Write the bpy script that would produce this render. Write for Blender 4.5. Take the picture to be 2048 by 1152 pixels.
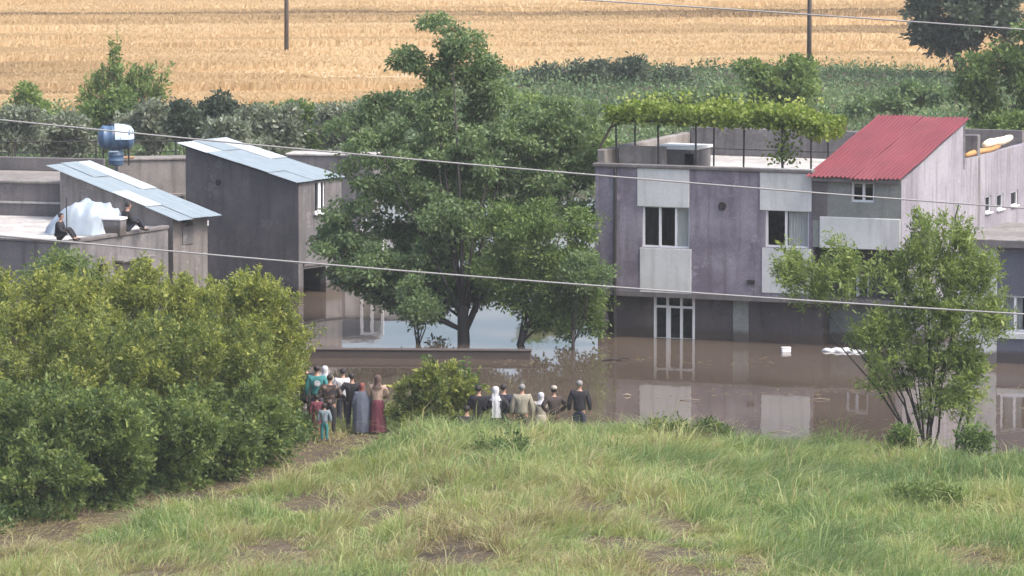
import bpy, math, random
import numpy as np
from mathutils import Vector, Matrix

for o in list(bpy.data.objects):
    bpy.data.objects.remove(o)
random.seed(7)
RNG = np.random.default_rng(11)
SC = bpy.context.scene
COL = SC.collection

# ------------------------------------------------------------------ camera
F = 10524.0            # focal length in pixels of the 2048 px wide picture
HC = 19.44             # metres above the flood water
PITCH = math.radians(6.0)
cam = bpy.data.objects.new('camera', bpy.data.cameras.new('camera'))
COL.objects.link(cam)
cam.data.sensor_width = 36.0
cam.data.lens = F / 2048 * 36
cam.data.clip_start = 1.0
cam.data.clip_end = 6000
cam.location = (0, 0, HC)
cam.rotation_euler = (math.pi / 2 - PITCH, 0, 0)
SC.camera = cam

# ------------------------------------------------------------------ world, sun, exposure
SUN_EL, SUN_AZ = 54.0, 118.0      # azimuth clockwise from +Y (view direction)
world = bpy.data.worlds.new('World')
SC.world = world
world.use_nodes = True
wn = world.node_tree.nodes
sky = wn.new('ShaderNodeTexSky')
sky.sky_type = 'NISHITA'
sky.sun_disc = False
sky.sun_elevation = math.radians(SUN_EL)
sky.sun_rotation = math.radians(SUN_AZ)
sky.air_density = 0.8
sky.dust_density = 5.0
sky.ozone_density = 0.6
wn['Background'].inputs['Strength'].default_value = 0.15
world.node_tree.links.new(sky.outputs[0], wn['Background'].inputs['Color'])
sun = bpy.data.objects.new('sun', bpy.data.lights.new('sun', 'SUN'))
COL.objects.link(sun)
sun.data.energy = 1.0
sun.data.angle = math.radians(14)
sun.data.color = (1.0, 0.985, 0.95)
el, az = math.radians(SUN_EL), math.radians(SUN_AZ)
sd = Vector((math.sin(az) * math.cos(el), math.cos(az) * math.cos(el), math.sin(el)))
sun.rotation_euler = (-sd).to_track_quat('-Z', 'Y').to_euler()
sun.location = (60, 60, 80)
SC.view_settings.view_transform = 'Standard'
SC.view_settings.look = 'None'
SC.view_settings.gamma = 1.0
SC.view_settings.exposure = 1.27
SC.render.engine = 'CYCLES'
SC.cycles.max_bounces = 6
SC.cycles.use_denoising = True

# ------------------------------------------------------------------ helpers
SP, CP = math.sin(PITCH), math.cos(PITCH)


def ray(px, py):
    a, b = (px - 1024) / F, (576 - py) / F
    return np.array([a, CP + b * SP, -SP + b * CP])


CPOS = np.array([0, 0, HC])


def at_y(px, py, Y):
    d = ray(px, py)
    return CPOS + d * (Y / d[1])


def at_z(px, py, z=0.0):
    d = ray(px, py)
    return CPOS + d * ((z - HC) / d[2])


def mpp(Y):
    return Y / F


class Frame:
    """A building's own axes: u along its front, v into its depth, w up."""

    def __init__(self, x, y, deg):
        a = math.radians(deg)
        self.O = np.array([x, y, 0.0])
        self.a = a
        self.U = np.array([math.cos(a), -math.sin(a), 0])
        self.V = np.array([math.sin(a), math.cos(a), 0])

    def front(self, px, py, v=0.0):
        d = ray(px, py)
        p0 = self.O + self.V * v
        t = np.dot(p0 - CPOS, self.V) / np.dot(d, self.V)
        p = CPOS + d * t
        return float(np.dot(p - self.O, self.U)), float(p[2])

    def side(self, px, py, u=0.0):
        d = ray(px, py)
        p0 = self.O + self.U * u
        t = np.dot(p0 - CPOS, self.U) / np.dot(d, self.U)
        p = CPOS + d * t
        return float(np.dot(p - self.O, self.V)), float(p[2])

    def loc(self, p):
        q = np.array(p) - self.O
        return np.array([np.dot(q, self.U), np.dot(q, self.V), q[2]])

    def world(self, u, v, w):
        return self.O + self.U * u + self.V * v + np.array([0, 0, w])

    def root(self, name):
        e = empty(name, tuple(self.O))
        e.rotation_euler = (0, 0, -self.a)
        return e


def empty(name, loc=(0, 0, 0), rz=0.0):
    e = bpy.data.objects.new(name, None)
    e.empty_display_size = 0.3
    COL.objects.link(e)
    e.location = loc
    e.rotation_euler = (0, 0, rz)
    return e


def tag(o, label=None, cat=None, group=None, kind=None):
    if label: o['label'] = label
    if cat: o['category'] = cat
    if group: o['group'] = group
    if kind: o['kind'] = kind
    return o


class MB:
    def __init__(self):
        self.v, self.f = [], []

    def quad(self, a, b, c, d):
        n = len(self.v)
        self.v += [tuple(a), tuple(b), tuple(c), tuple(d)]
        self.f.append((n, n + 1, n + 2, n + 3))
        return self

    def hexa(self, p):
        """eight corners: bottom ring then top ring, both counter-clockwise from above"""
        n = len(self.v)
        self.v += [tuple(q) for q in p]
        for f in ((3, 2, 1, 0), (4, 5, 6, 7), (0, 1, 5, 4), (1, 2, 6, 5), (2, 3, 7, 6), (3, 0, 4, 7)):
            self.f.append(tuple(n + i for i in f))
        return self

    def box(self, x0, x1, y0, y1, z0, z1):
        return self.hexa([(x0, y0, z0), (x1, y0, z0), (x1, y1, z0), (x0, y1, z0),
                          (x0, y0, z1), (x1, y0, z1), (x1, y1, z1), (x0, y1, z1)])

    def tube(self, path, rad, n=8, cap=True):
        path = [Vector(p) for p in path]
        if not hasattr(rad, '__len__'): rad = [rad] * len(path)
        base = len(self.v)
        up = None
        for i, p in enumerate(path):
            t = (path[min(i + 1, len(path) - 1)] - path[max(i - 1, 0)]).normalized()
            if up is None:
                up = t.orthogonal().normalized()
            up = (up - t * up.dot(t)).normalized()
            s = t.cross(up)
            for k in range(n):
                a = 2 * math.pi * k / n
                self.v.append(tuple(p + (up * math.cos(a) + s * math.sin(a)) * rad[i]))
        for i in range(len(path) - 1):
            for k in range(n):
                a, b = base + i * n + k, base + i * n + (k + 1) % n
                self.f.append((a, b, b + n, a + n))
        if cap:
            self.f.append(tuple(base + k for k in reversed(range(n))))
            self.f.append(tuple(base + (len(path) - 1) * n + k for k in range(n)))
        return self

    def lathe(self, prof, n=16, c=(0, 0, 0), fold=0, nf=9, caps=(True, True)):
        """prof rows: (z, rx, ry[, cx, cy])"""
        base = len(self.v)
        for i, r in enumerate(prof):
            z, rx, ry = r[:3]
            cx, cy = (r[3], r[4]) if len(r) > 3 else (0, 0)
            for k in range(n):
                a = 2 * math.pi * k / n
                m = 1 + fold * (i / max(1, len(prof) - 1)) * math.cos(nf * a + .7 * math.sin(3 * a))
                self.v.append((c[0] + cx + rx * m * math.cos(a), c[1] + cy + ry * m * math.sin(a), c[2] + z))
        for i in range(len(prof) - 1):
            for k in range(n):
                a, b = base + i * n + k, base + i * n + (k + 1) % n
                self.f.append((a, b, b + n, a + n))
        if caps[0]: self.f.append(tuple(base + k for k in reversed(range(n))))
        if caps[1]: self.f.append(tuple(base + (len(prof) - 1) * n + k for k in range(n)))
        return self

    def wall(self, u0, u1, w0, w1, v0, v1, holes=()):
        """front wall with real openings (holes: u0,u1,w0,w1)"""
        us = sorted({u0, u1, *[h[0] for h in holes], *[h[1] for h in holes]})
        ws = sorted({w0, w1, *[h[2] for h in holes], *[h[3] for h in holes]})
        def solid(i, j):
            if i < 0 or j < 0 or i >= len(us) - 1 or j >= len(ws) - 1: return False
            cu, cw = (us[i] + us[i + 1]) / 2, (ws[j] + ws[j + 1]) / 2
            return not any(h[0] < cu < h[1] and h[2] < cw < h[3] for h in holes)
        for i in range(len(us) - 1):
            for j in range(len(ws) - 1):
                if not solid(i, j): continue
                a, b, c, d = us[i], us[i + 1], ws[j], ws[j + 1]
                self.quad((a, v0, c), (b, v0, c), (b, v0, d), (a, v0, d))
                self.quad((b, v1, c), (a, v1, c), (a, v1, d), (b, v1, d))
                if not solid(i - 1, j): self.quad((a, v1, c), (a, v0, c), (a, v0, d), (a, v1, d))
                if not solid(i + 1, j): self.quad((b, v0, c), (b, v1, c), (b, v1, d), (b, v0, d))
                if not solid(i, j - 1): self.quad((a, v1, c), (b, v1, c), (b, v0, c), (a, v0, c))
                if not solid(i, j + 1): self.quad((a, v0, d), (b, v0, d), (b, v1, d), (a, v1, d))
        return self

    def build(self, name, mat, parent=None, smooth=False, bevel=0.0):
        me = bpy.data.meshes.new(name)
        me.from_pydata(self.v, [], self.f)
        me.materials.append(mat)
        if smooth: me.polygons.foreach_set('use_smooth', [True] * len(me.polygons))
        me.update()
        o = bpy.data.objects.new(name, me)
        COL.objects.link(o)
        o.parent = parent
        if bevel:
            b = o.modifiers.new('Bevel', 'BEVEL')
            b.width = bevel; b.segments = 1; b.limit_method = 'ANGLE'
        return o


def box(name, mat, parent, *c, bevel=0.0):
    return MB().box(*c).build(name, mat, parent, bevel=bevel)


def mesh_np(name, V, Fq, mat, parent=None, tone=None, smooth=False):
    me = bpy.data.meshes.new(name)
    k = Fq.shape[1]
    me.vertices.add(len(V)); me.vertices.foreach_set('co', np.ascontiguousarray(V, dtype=np.float32).ravel())
    me.loops.add(Fq.size); me.loops.foreach_set('vertex_index', np.ascontiguousarray(Fq, dtype=np.int32).ravel())
    me.polygons.add(len(Fq)); me.polygons.foreach_set('loop_start', np.arange(0, Fq.size, k, dtype=np.int32))
    if smooth: me.polygons.foreach_set('use_smooth', np.ones(len(Fq), dtype=bool))
    me.update(calc_edges=True)
    if tone is not None:
        at = me.attributes.new('tone', 'FLOAT', 'FACE')
        at.data.foreach_set('value', np.ascontiguousarray(tone, dtype=np.float32))
    me.materials.append(mat)
    o = bpy.data.objects.new(name, me)
    COL.objects.link(o)
    o.parent = parent
    return o


def vnoise(x, y, scale=1.0, seed=0):
    x = np.asarray(x, float) / scale + seed * 17.13; y = np.asarray(y, float) / scale + seed * 9.71
    xi, yi = np.floor(x), np.floor(y)
    fx, fy = x - xi, y - yi
    fx = fx * fx * (3 - 2 * fx); fy = fy * fy * (3 - 2 * fy)
    def h(a, b):
        s = np.sin(a * 127.1 + b * 311.7 + seed * 74.7) * 43758.5453
        return s - np.floor(s)
    return (h(xi, yi) * (1 - fx) + h(xi + 1, yi) * fx) * (1 - fy) + (h(xi, yi + 1) * (1 - fx) + h(xi + 1, yi + 1) * fx) * fy


def fbm(x, y, scale, seed=0, o=3):
    t, a, s = 0, .5, 0
    for i in range(o):
        t = t + a * vnoise(x, y, scale / 2 ** i, seed + i); s += a; a *= .5
    return t / s


def sstep(a, b, x):
    t = np.clip((np.asarray(x, float) - a) / (b - a), 0.0, 1.0)
    return t * t * (3 - 2 * t)


# ------------------------------------------------------------------ materials
def new_mat(name):
    m = bpy.data.materials.new(name)
    m.use_nodes = True
    return m, m.node_tree.nodes, m.node_tree.links, m.node_tree.nodes['Principled BSDF']


def plain(name, col, rough=0.7, metal=0.0, var=0.12, scale=6.0, bump=0.0, stretch=(1, 1, 1)):
    m, n, l, b = new_mat(name)
    tc = n.new('ShaderNodeTexCoord'); mp = n.new('ShaderNodeMapping'); nz = n.new('ShaderNodeTexNoise')
    mp.inputs['Scale'].default_value = stretch
    nz.inputs['Scale'].default_value = scale; nz.inputs['Detail'].default_value = 5
    mix = n.new('ShaderNodeMix'); mix.data_type = 'RGBA'
    mix.inputs[6].default_value = (*[c * (1 - var) for c in col], 1)
    mix.inputs[7].default_value = (*[min(1, c * (1 + var)) for c in col], 1)
    l.new(tc.outputs['Object'], mp.inputs[0]); l.new(mp.outputs[0], nz.inputs['Vector'])
    l.new(nz.outputs['Fac'], mix.inputs[0]); l.new(mix.outputs[2], b.inputs['Base Color'])
    b.inputs['Roughness'].default_value = rough; b.inputs['Metallic'].default_value = metal
    if bump:
        bp = n.new('ShaderNodeBump'); bp.inputs['Strength'].default_value = bump; bp.inputs['Distance'].default_value = .05
        l.new(nz.outputs['Fac'], bp.inputs['Height']); l.new(bp.outputs[0], b.inputs['Normal'])
    return m


def ramp(n, stops):
    r = n.new('ShaderNodeValToRGB')
    e = r.color_ramp.elements
    e[0].position, e[0].color = stops[0][0], (*stops[0][1], 1)
    e[1].position, e[1].color = stops[-1][0], (*stops[-1][1], 1)
    for p, c in stops[1:-1]:
        x = e.new(p); x.color = (*c, 1)
    return r


def plaster(name, base, patch, streak, amt=0.5, scale=0.7, rough=0.9, grain=.35):
    """rendered wall: cloudy patches, vertical rain streaks, fine grain, trowel relief"""
    m, n, l, b = new_mat(name)
    tc = n.new('ShaderNodeTexCoord')
    n1 = n.new('ShaderNodeTexNoise'); n1.inputs['Scale'].default_value = scale; n1.inputs['Detail'].default_value = 8; n1.inputs['Roughness'].default_value = .65
    l.new(tc.outputs['Object'], n1.inputs['Vector'])
    r1 = ramp(n, [(0.42, (0, 0, 0)), (0.62, (1, 1, 1))]); l.new(n1.outputs['Fac'], r1.inputs[0])
    mp = n.new('ShaderNodeMapping'); mp.inputs['Scale'].default_value = (2.6, 2.6, .28)
    l.new(tc.outputs['Object'], mp.inputs[0])
    n2 = n.new('ShaderNodeTexNoise'); n2.inputs['Scale'].default_value = 1.6; n2.inputs['Detail'].default_value = 6
    l.new(mp.outputs[0], n2.inputs['Vector'])
    r2 = ramp(n, [(0.5, (0, 0, 0)), (0.72, (1, 1, 1))]); l.new(n2.outputs['Fac'], r2.inputs[0])
    n3 = n.new('ShaderNodeTexNoise'); n3.inputs['Scale'].default_value = 14; n3.inputs['Detail'].default_value = 6
    l.new(tc.outputs['Object'], n3.inputs['Vector'])
    m1 = n.new('ShaderNodeMix'); m1.data_type = 'RGBA'; m1.inputs[6].default_value = (*base, 1); m1.inputs[7].default_value = (*patch, 1)
    s1 = n.new('ShaderNodeMath'); s1.operation = 'MULTIPLY'; s1.inputs[1].default_value = amt; l.new(r1.outputs[0], s1.inputs[0])
    l.new(s1.outputs[0], m1.inputs[0])
    m2 = n.new('ShaderNodeMix'); m2.data_type = 'RGBA'; m2.inputs[7].default_value = (*streak, 1)
    s2 = n.new('ShaderNodeMath'); s2.operation = 'MULTIPLY'; s2.inputs[1].default_value = amt * .8; l.new(r2.outputs[0], s2.inputs[0])
    l.new(s2.outputs[0], m2.inputs[0]); l.new(m1.outputs[2], m2.inputs[6])
    n4 = n.new('ShaderNodeTexNoise'); n4.inputs['Scale'].default_value = scale * 1.9; n4.inputs['Detail'].default_value = 9; n4.inputs['Roughness'].default_value = .7
    mp4 = n.new('ShaderNodeMapping'); mp4.inputs['Location'].default_value = (3.7, 1.9, 8.3); l.new(tc.outputs['Object'], mp4.inputs[0]); l.new(mp4.outputs[0], n4.inputs['Vector'])
    r4 = ramp(n, [(0.585, (0, 0, 0)), (0.605, (1, 1, 1))]); l.new(n4.outputs['Fac'], r4.inputs[0])
    s4 = n.new('ShaderNodeMath'); s4.operation = 'MULTIPLY'; s4.inputs[1].default_value = amt * .75; l.new(r4.outputs[0], s4.inputs[0])
    m4 = n.new('ShaderNodeMix'); m4.data_type = 'RGBA'; m4.inputs[7].default_value = (*[min(.75, c * 1.15) for c in patch], 1)
    l.new(s4.outputs[0], m4.inputs[0]); l.new(m2.outputs[2], m4.inputs[6]); m2 = m4
    m3 = n.new('ShaderNodeMix'); m3.data_type = 'RGBA'; m3.blend_type = 'MULTIPLY'; m3.inputs[0].default_value = grain
    r3 = ramp(n, [(0.3, (.55, .55, .55)), (0.7, (1.25, 1.25, 1.25))]); l.new(n3.outputs['Fac'], r3.inputs[0])
    l.new(m2.outputs[2], m3.inputs[6]); l.new(r3.outputs[0], m3.inputs[7])
    # mud left by the flood: an uneven tide line a hand or two above the water
    sp = n.new('ShaderNodeSeparateXYZ'); l.new(tc.outputs['Object'], sp.inputs[0])
    ad = n.new('ShaderNodeMath'); ad.operation = 'MULTIPLY_ADD'; ad.inputs[1].default_value = -.55; l.new(n1.outputs['Fac'], ad.inputs[0]); l.new(sp.outputs['Z'], ad.inputs[2])
    mr = n.new('ShaderNodeMapRange'); mr.inputs['From Min'].default_value = .12; mr.inputs['From Max'].default_value = -.02; mr.inputs['To Min'].default_value = 0; mr.inputs['To Max'].default_value = .8
    l.new(ad.outputs[0], mr.inputs['Value'])
    m5 = n.new('ShaderNodeMix'); m5.data_type = 'RGBA'; m5.inputs[7].default_value = (.062, .047, .037, 1)
    l.new(mr.outputs[0], m5.inputs[0]); l.new(m3.outputs[2], m5.inputs[6])
    l.new(m5.outputs[2], b.inputs['Base Color'])
    b.inputs['Roughness'].default_value = rough
    bp = n.new('ShaderNodeBump'); bp.inputs['Strength'].default_value = .5; bp.inputs['Distance'].default_value = .03
    l.new(n1.outputs['Fac'], bp.inputs['Height']); l.new(bp.outputs[0], b.inputs['Normal'])
    return m


def leafmat(name, stops, trans=0.35, rough=0.55, tcol=1.25):
    """leaf colour by each leaf's own tone value; light passes through"""
    m, n, l, b = new_mat(name)
    at = n.new('ShaderNodeAttribute'); at.attribute_name = 'tone'
    r = ramp(n, stops); l.new(at.outputs['Fac'], r.inputs[0])
    l.new(r.outputs[0], b.inputs['Base Color'])
    b.inputs['Roughness'].default_value = rough
    b.inputs['Specular IOR Level'].default_value = 0.3
    t = n.new('ShaderNodeBsdfTranslucent')
    g = n.new('ShaderNodeMix'); g.data_type = 'RGBA'; g.blend_type = 'MULTIPLY'; g.inputs[0].default_value = 1
    g.inputs[7].default_value = (tcol, tcol * 1.05, tcol * .6, 1)
    l.new(r.outputs[0], g.inputs[6]); l.new(g.outputs[2], t.inputs['Color'])
    mx = n.new('ShaderNodeMixShader'); mx.inputs[0].default_value = trans
    l.new(b.outputs[0], mx.inputs[1]); l.new(t.outputs[0], mx.inputs[2])
    l.new(mx.outputs[0], n['Material Output'].inputs['Surface'])
    return m


M = {}
M['purple'] = plaster('purple_plaster', (.175, .150, .188), (.31, .285, .325), (.105, .09, .10), .85)
M['white_wall'] = plaster('offwhite_plaster', (.63, .645, .625), (.50, .51, .49), (.40, .40, .38), .7, grain=.12)
M['pale_side'] = plaster('pale_side_plaster', (.34, .332, .365), (.245, .228, .265), (.15, .142, .15), .95, .45)
M['wet_wall'] = plaster('wet_dark_plaster', (.072, .062, .064), (.11, .095, .092), (.045, .04, .04), .8)
M['green_grey'] = plaster('green_grey_plaster', (.20, .22, .20), (.28, .29, .27), (.13, .14, .13), .6)
M['dark_grey'] = plaster('dark_grey_render', (.112, .105, .108), (.180, .165, .16), (.078, .073, .076), .75)
M['grey'] = plaster('grey_render', (.138, .133, .137), (.205, .195, .195), (.075, .071, .073), .95)
M['tan'] = plaster('tan_render', (.185, .168, .155), (.26, .24, .225), (.10, .09, .085), .95)
M['concrete'] = plaster('pale_concrete', (.38, .365, .345), (.60, .585, .56), (.20, .185, .165), .9, .5)
M['roof_lip'] = plaster('stained_roof_edge', (.13, .12, .12), (.22, .21, .20), (.08, .07, .07), .6)
M['blue_grey'] = plaster('blue_grey_paint', (.12, .125, .16), (.16, .165, .20), (.09, .09, .11), .4)
M['pvc'] = plain('white_window_plastic', (.78, .79, .80), .35, var=.05)
M['dark_void'] = plain('dark_interior', (.03, .03, .033), .9)
M['curtain'] = plain('pale_curtain', (.80, .80, .78), .9, var=.1)
M['dark_metal'] = plain('dark_painted_iron', (.035, .033, .032), .6, .3)
M['tin'] = plain('galvanised_sheet', (.30, .36, .385), .5, .35, .2, 1.6, stretch=(1, 3, 1))
M['tin_pale'] = plain('new_galvanised_sheet', (.50, .56, .58), .45, .25, .08, 2.0)
M['red_sheet'] = plain('red_painted_sheet', (.15, .027, .038), .8, .0, .28, .8, stretch=(1.6, .7, 1))
M['red_sheet2'] = plain('faded_red_sheet', (.16, .034, .044), .85, .0, .3, .8, stretch=(1.6, .7, 1))
M['bark'] = plain('bark', (.075, .06, .048), .95, var=.35, scale=9, bump=.6)
M['bark_dark'] = plain('wet_dark_bark', (.03, .026, .024), .9, var=.35, scale=9, bump=.6)
M['twig'] = plain('pale_dry_twig', (.30, .25, .20), .9, var=.25)
M['blue'] = plain('blue_plastic', (.07, .13, .22), .35, var=.2, scale=4)
M['blue_pale'] = plain('pale_blue_sheet', (.55, .68, .78), .45, var=.12, scale=5)
M['tarp'] = plain('white_blue_tarpaulin', (.36, .42, .47), .38, var=.14, scale=3, bump=.4)
M['cable'] = plain('weathered_cable', (.27, .27, .27), .6, var=.15, scale=2)
M['pole'] = plain('weathered_pole', (.10, .085, .075), .9, var=.2)
M['foam'] = plain('white_foam', (.82, .82, .82), .7, var=.05)
M['orange_cloth'] = plain('orange_brown_cloth', (.50, .26, .10), .9, var=.3, scale=8)
M['cream'] = plain('cream_cloth', (.80, .70, .52), .9, var=.1)
M['sackcloth'] = plain('white_plastic_sack', (.56, .57, .57), .6, var=.25, scale=7, bump=.6)
M['brick'] = plain('raw_brick', (.24, .15, .11), .95, var=.25)

m, n, l, b = new_mat('window_glass')
b.inputs['Base Color'].default_value = (.03, .036, .038, 1); b.inputs['Roughness'].default_value = .05
tr_ = n.new('ShaderNodeBsdfTransparent'); tr_.inputs[0].default_value = (.95, .97, .97, 1)
mx = n.new('ShaderNodeMixShader'); mx.inputs[0].default_value = .84
l.new(b.outputs[0], mx.inputs[1]); l.new(tr_.outputs[0], mx.inputs[2]); l.new(mx.outputs[0], n['Material Output'].inputs['Surface'])
M['glass'] = m

# muddy flood water
m, n, l, b = new_mat('muddy_water')
tc = n.new('ShaderNodeTexCoord')
mp = n.new('ShaderNodeMapping'); mp.inputs['Scale'].default_value = (1, .35, 1); l.new(tc.outputs['Object'], mp.inputs[0])
nz = n.new('ShaderNodeTexNoise'); nz.inputs['Scale'].default_value = 1.4; nz.inputs['Detail'].default_value = 3; l.new(mp.outputs[0], nz.inputs['Vector'])
n2 = n.new('ShaderNodeTexNoise'); n2.inputs['Scale'].default_value = .12; n2.inputs['Detail'].default_value = 4; l.new(tc.outputs['Object'], n2.inputs['Vector'])
r = ramp(n, [(.35, (.078, .059, .045)), (.65, (.125, .097, .076))]); l.new(n2.outputs['Fac'], r.inputs[0]); l.new(r.outputs[0], b.inputs['Base Color'])
b.inputs['Roughness'].default_value = .03; b.inputs['IOR'].default_value = 1.33
bp = n.new('ShaderNodeBump'); bp.inputs['Strength'].default_value = .045; bp.inputs['Distance'].default_value = .1
l.new(nz.outputs['Fac'], bp.inputs['Height']); l.new(bp.outputs[0], b.inputs['Normal'])
M['water'] = m

# bare soil with trampled straw
m, n, l, b = new_mat('soil')
tc = n.new('ShaderNodeTexCoord')
n1 = n.new('ShaderNodeTexNoise'); n1.inputs['Scale'].default_value = .45; n1.inputs['Detail'].default_value = 8; l.new(tc.outputs['Object'], n1.inputs['Vector'])
r = ramp(n, [(.35, (.052, .035, .022)), (.5, (.088, .061, .039)), (.62, (.088, .071, .036)), (.75, (.16, .122, .077))])
l.new(n1.outputs['Fac'], r.inputs[0])
n2 = n.new('ShaderNodeTexNoise'); n2.inputs['Scale'].default_value = 9; n2.inputs['Detail'].default_value = 6; l.new(tc.outputs['Object'], n2.inputs['Vector'])
mx = n.new('ShaderNodeMix'); mx.data_type = 'RGBA'; mx.blend_type = 'MULTIPLY'; mx.inputs[0].default_value = .7
r2 = ramp(n, [(.3, (.45, .45, .45)), (.7, (1.3, 1.3, 1.3))]); l.new(n2.outputs['Fac'], r2.inputs[0])
l.new(r.outputs[0], mx.inputs[6]); l.new(r2.outputs[0], mx.inputs[7]); l.new(mx.outputs[2], b.inputs['Base Color'])
b.inputs['Roughness'].default_value = .95
bp = n.new('ShaderNodeBump'); bp.inputs['Distance'].default_value = .12; bp.inputs['Strength'].default_value = .9
l.new(n2.outputs['Fac'], bp.inputs['Height']); l.new(bp.outputs[0], b.inputs['Normal'])
M['soil'] = m
M['field'] = plain('wheat_stubble', (.44, .32, .19), .95, var=.3, scale=.5, bump=.5, stretch=(.3, 1, 1))

M['grass'] = leafmat('grass_blades', [(0, (.25, .19, .12)), (.2, (.41, .375, .205)), (.45, (.37, .41, .175)), (.7, (.27, .36, .14)), (1, (.15, .23, .09))], .38)
M['wheat'] = leafmat('ripe_wheat', [(0, (.24, .17, .10)), (.3, (.46, .33, .19)), (.7, (.61, .445, .26)), (1, (.68, .52, .33))], .25)
M['leaf_big'] = leafmat('broad_tree_leaf', [(0, (.060, .102, .050)), (.5, (.140, .210, .100)), (1, (.29, .37, .18))], .45)
M['leaf_hedge'] = leafmat('hedge_leaf', [(0, (.045, .078, .034)), (.35, (.09, .13, .045)), (.65, (.185, .22, .06)), (1, (.34, .36, .09))], .40)
M['leaf_hedge2'] = leafmat('low_hedge_leaf', [(0, (.045, .080, .034)), (.4, (.09, .14, .048)), (.7, (.16, .215, .068)), (1, (.27, .32, .10))], .4)
M['leaf_low'] = leafmat('nettle_leaf', [(0, (.035, .065, .030)), (.5, (.065, .115, .042)), (1, (.13, .195, .07))], .3)
M['leaf_willow'] = leafmat('willow_leaf', [(0, (.07, .115, .042)), (.5, (.15, .21, .065)), (1, (.27, .33, .105))], .4)
M['leaf_grey'] = leafmat('grey_green_leaf', [(0, (.08, .10, .07)), (.5, (.175, .205, .150)), (1, (.32, .35, .27))], .25)
M['leaf_dark'] = leafmat('dark_evergreen_leaf', [(0, (.030, .046, .034)), (.5, (.058, .085, .056)), (1, (.10, .135, .085))], .25)
M['leaf_mid'] = leafmat('mid_green_leaf', [(0, (.055, .098, .036)), (.5, (.125, .195, .062)), (1, (.24, .32, .10))], .38)
M['leaf_vine'] = leafmat('vine_leaf', [(0, (.08, .13, .03)), (.5, (.20, .27, .06)), (1, (.40, .45, .13))], .42)
M['leaf_crop'] = leafmat('crop_leaf', [(0, (.065, .105, .058)), (.5, (.11, .175, .085)), (1, (.20, .28, .125))], .3)


# ------------------------------------------------------------------ terrain
def shore(x):
    return 143.2 + .8 * np.sin(np.asarray(x) * .33) - sstep(5, 12, x) * 1.8 + 5.2 * sstep(-1.0, -3.2, x) + .5 * vnoise(x, x * 0, 2.2, 4)


def terrain(x, y):
    x = np.asarray(x, float); y = np.asarray(y, float)
    t = shore(x) - y                                    # metres inland from the near shore
    mnd = .10 + .90 * sstep(-4.5, -.8, x) - .56 * sstep(1.0, 7, x) - .12
    near = np.maximum(mnd, .06) * sstep(0, 5.0, t) * 1.0 + .012 * np.maximum(t, 0) + .10 * (fbm(x, y, 3.0, 3) - .5) * sstep(0, 2, t)
    hill = 16.3 * np.clip((112 - y) / 112, 0, 1.2) ** 1.4
    under = -1.4 * sstep(0, 9, -t)
    far = 1.75 * sstep(212, 236, y)                     # beyond the flood the land comes up again
    return np.where(t > 0, near + hill, under + far) + np.where(y > 236, .0, 0)


def axis(*segs):
    a = [segs[0][0]]
    for s, e, st in segs:
        k = max(1, int(round((e - s) / st)))
        a += [s + (e - s) * (i + 1) / k for i in range(k)]
    return np.array(a)


def grid(name, xs, ys, zf, mat):
    X, Y = np.meshgrid(xs, ys)
    V = np.stack([X, Y, zf(X, Y)], -1).reshape(-1, 3)
    nx, ny = len(xs), len(ys)
    i = (np.arange(ny - 1)[:, None] * nx + np.arange(nx - 1)[None]).ravel()
    return mesh_np(name, V, np.stack([i, i + 1, i + nx + 1, i + nx], 1), mat, smooth=True)


g = grid('ground', axis((-2500, -300, 300), (-300, -24, 12), (-24, 24, .4), (24, 300, 12), (300, 2500, 300)),
         axis((-60, 0, 10), (0, 104, 6), (104, 152, .4), (152, 250, 5), (250, 600, 25), (600, 3000, 300)), terrain, M['soil'])
tag(g, kind='structure')

w = grid('flood_water', axis((-160, 160, 20)), axis((132, 233, 8)), lambda x, y: x * 0, M['water'])
tag(w, kind='structure')


def wheat_edge(x):
    return 268 + 34 * sstep(-10, 3, x) + 3 * (vnoise(x, x * 0, 9, 5) - .5) - 6 * sstep(18, 30, x)


xs = axis((-160, 160, 4))
ys = np.linspace(0, 1, 60)
X, T = np.meshgrid(xs, ys)
Y = wheat_edge(X) + T ** 1.6 * 600
nx = len(xs)
i = (np.arange(59)[:, None] * nx + np.arange(nx - 1)[None]).ravel()
fld = mesh_np('wheat_field', np.stack([X, Y, terrain(X, Y) + .06], -1).reshape(-1, 3), np.stack([i, i + 1, i + nx + 1, i + nx], 1), M['field'])
tag(fld, kind='structure')


# ------------------------------------------------------------------ foliage tools
def unit(v):
    return v / np.maximum(1e-9, np.linalg.norm(v, axis=-1, keepdims=True))


def leaf_mesh(name, C, D, L, W, tone, mat, parent=None, rng=RNG):
    N = len(C)
    S = unit(np.cross(D, rng.normal(size=(N, 3))))
    L = np.broadcast_to(np.asarray(L, float), (N,))[:, None]
    W = np.broadcast_to(np.asarray(W, float), (N,))[:, None]
    mid = C + D * L * .45
    tip = C + D * L + np.array([0, 0, -.12]) * L
    V = np.stack([C, mid + S * W * .5, tip, mid - S * W * .5], 1).reshape(-1, 3)
    return mesh_np(name, V, np.arange(4 * N).reshape(N, 4), mat, parent, tone)


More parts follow.
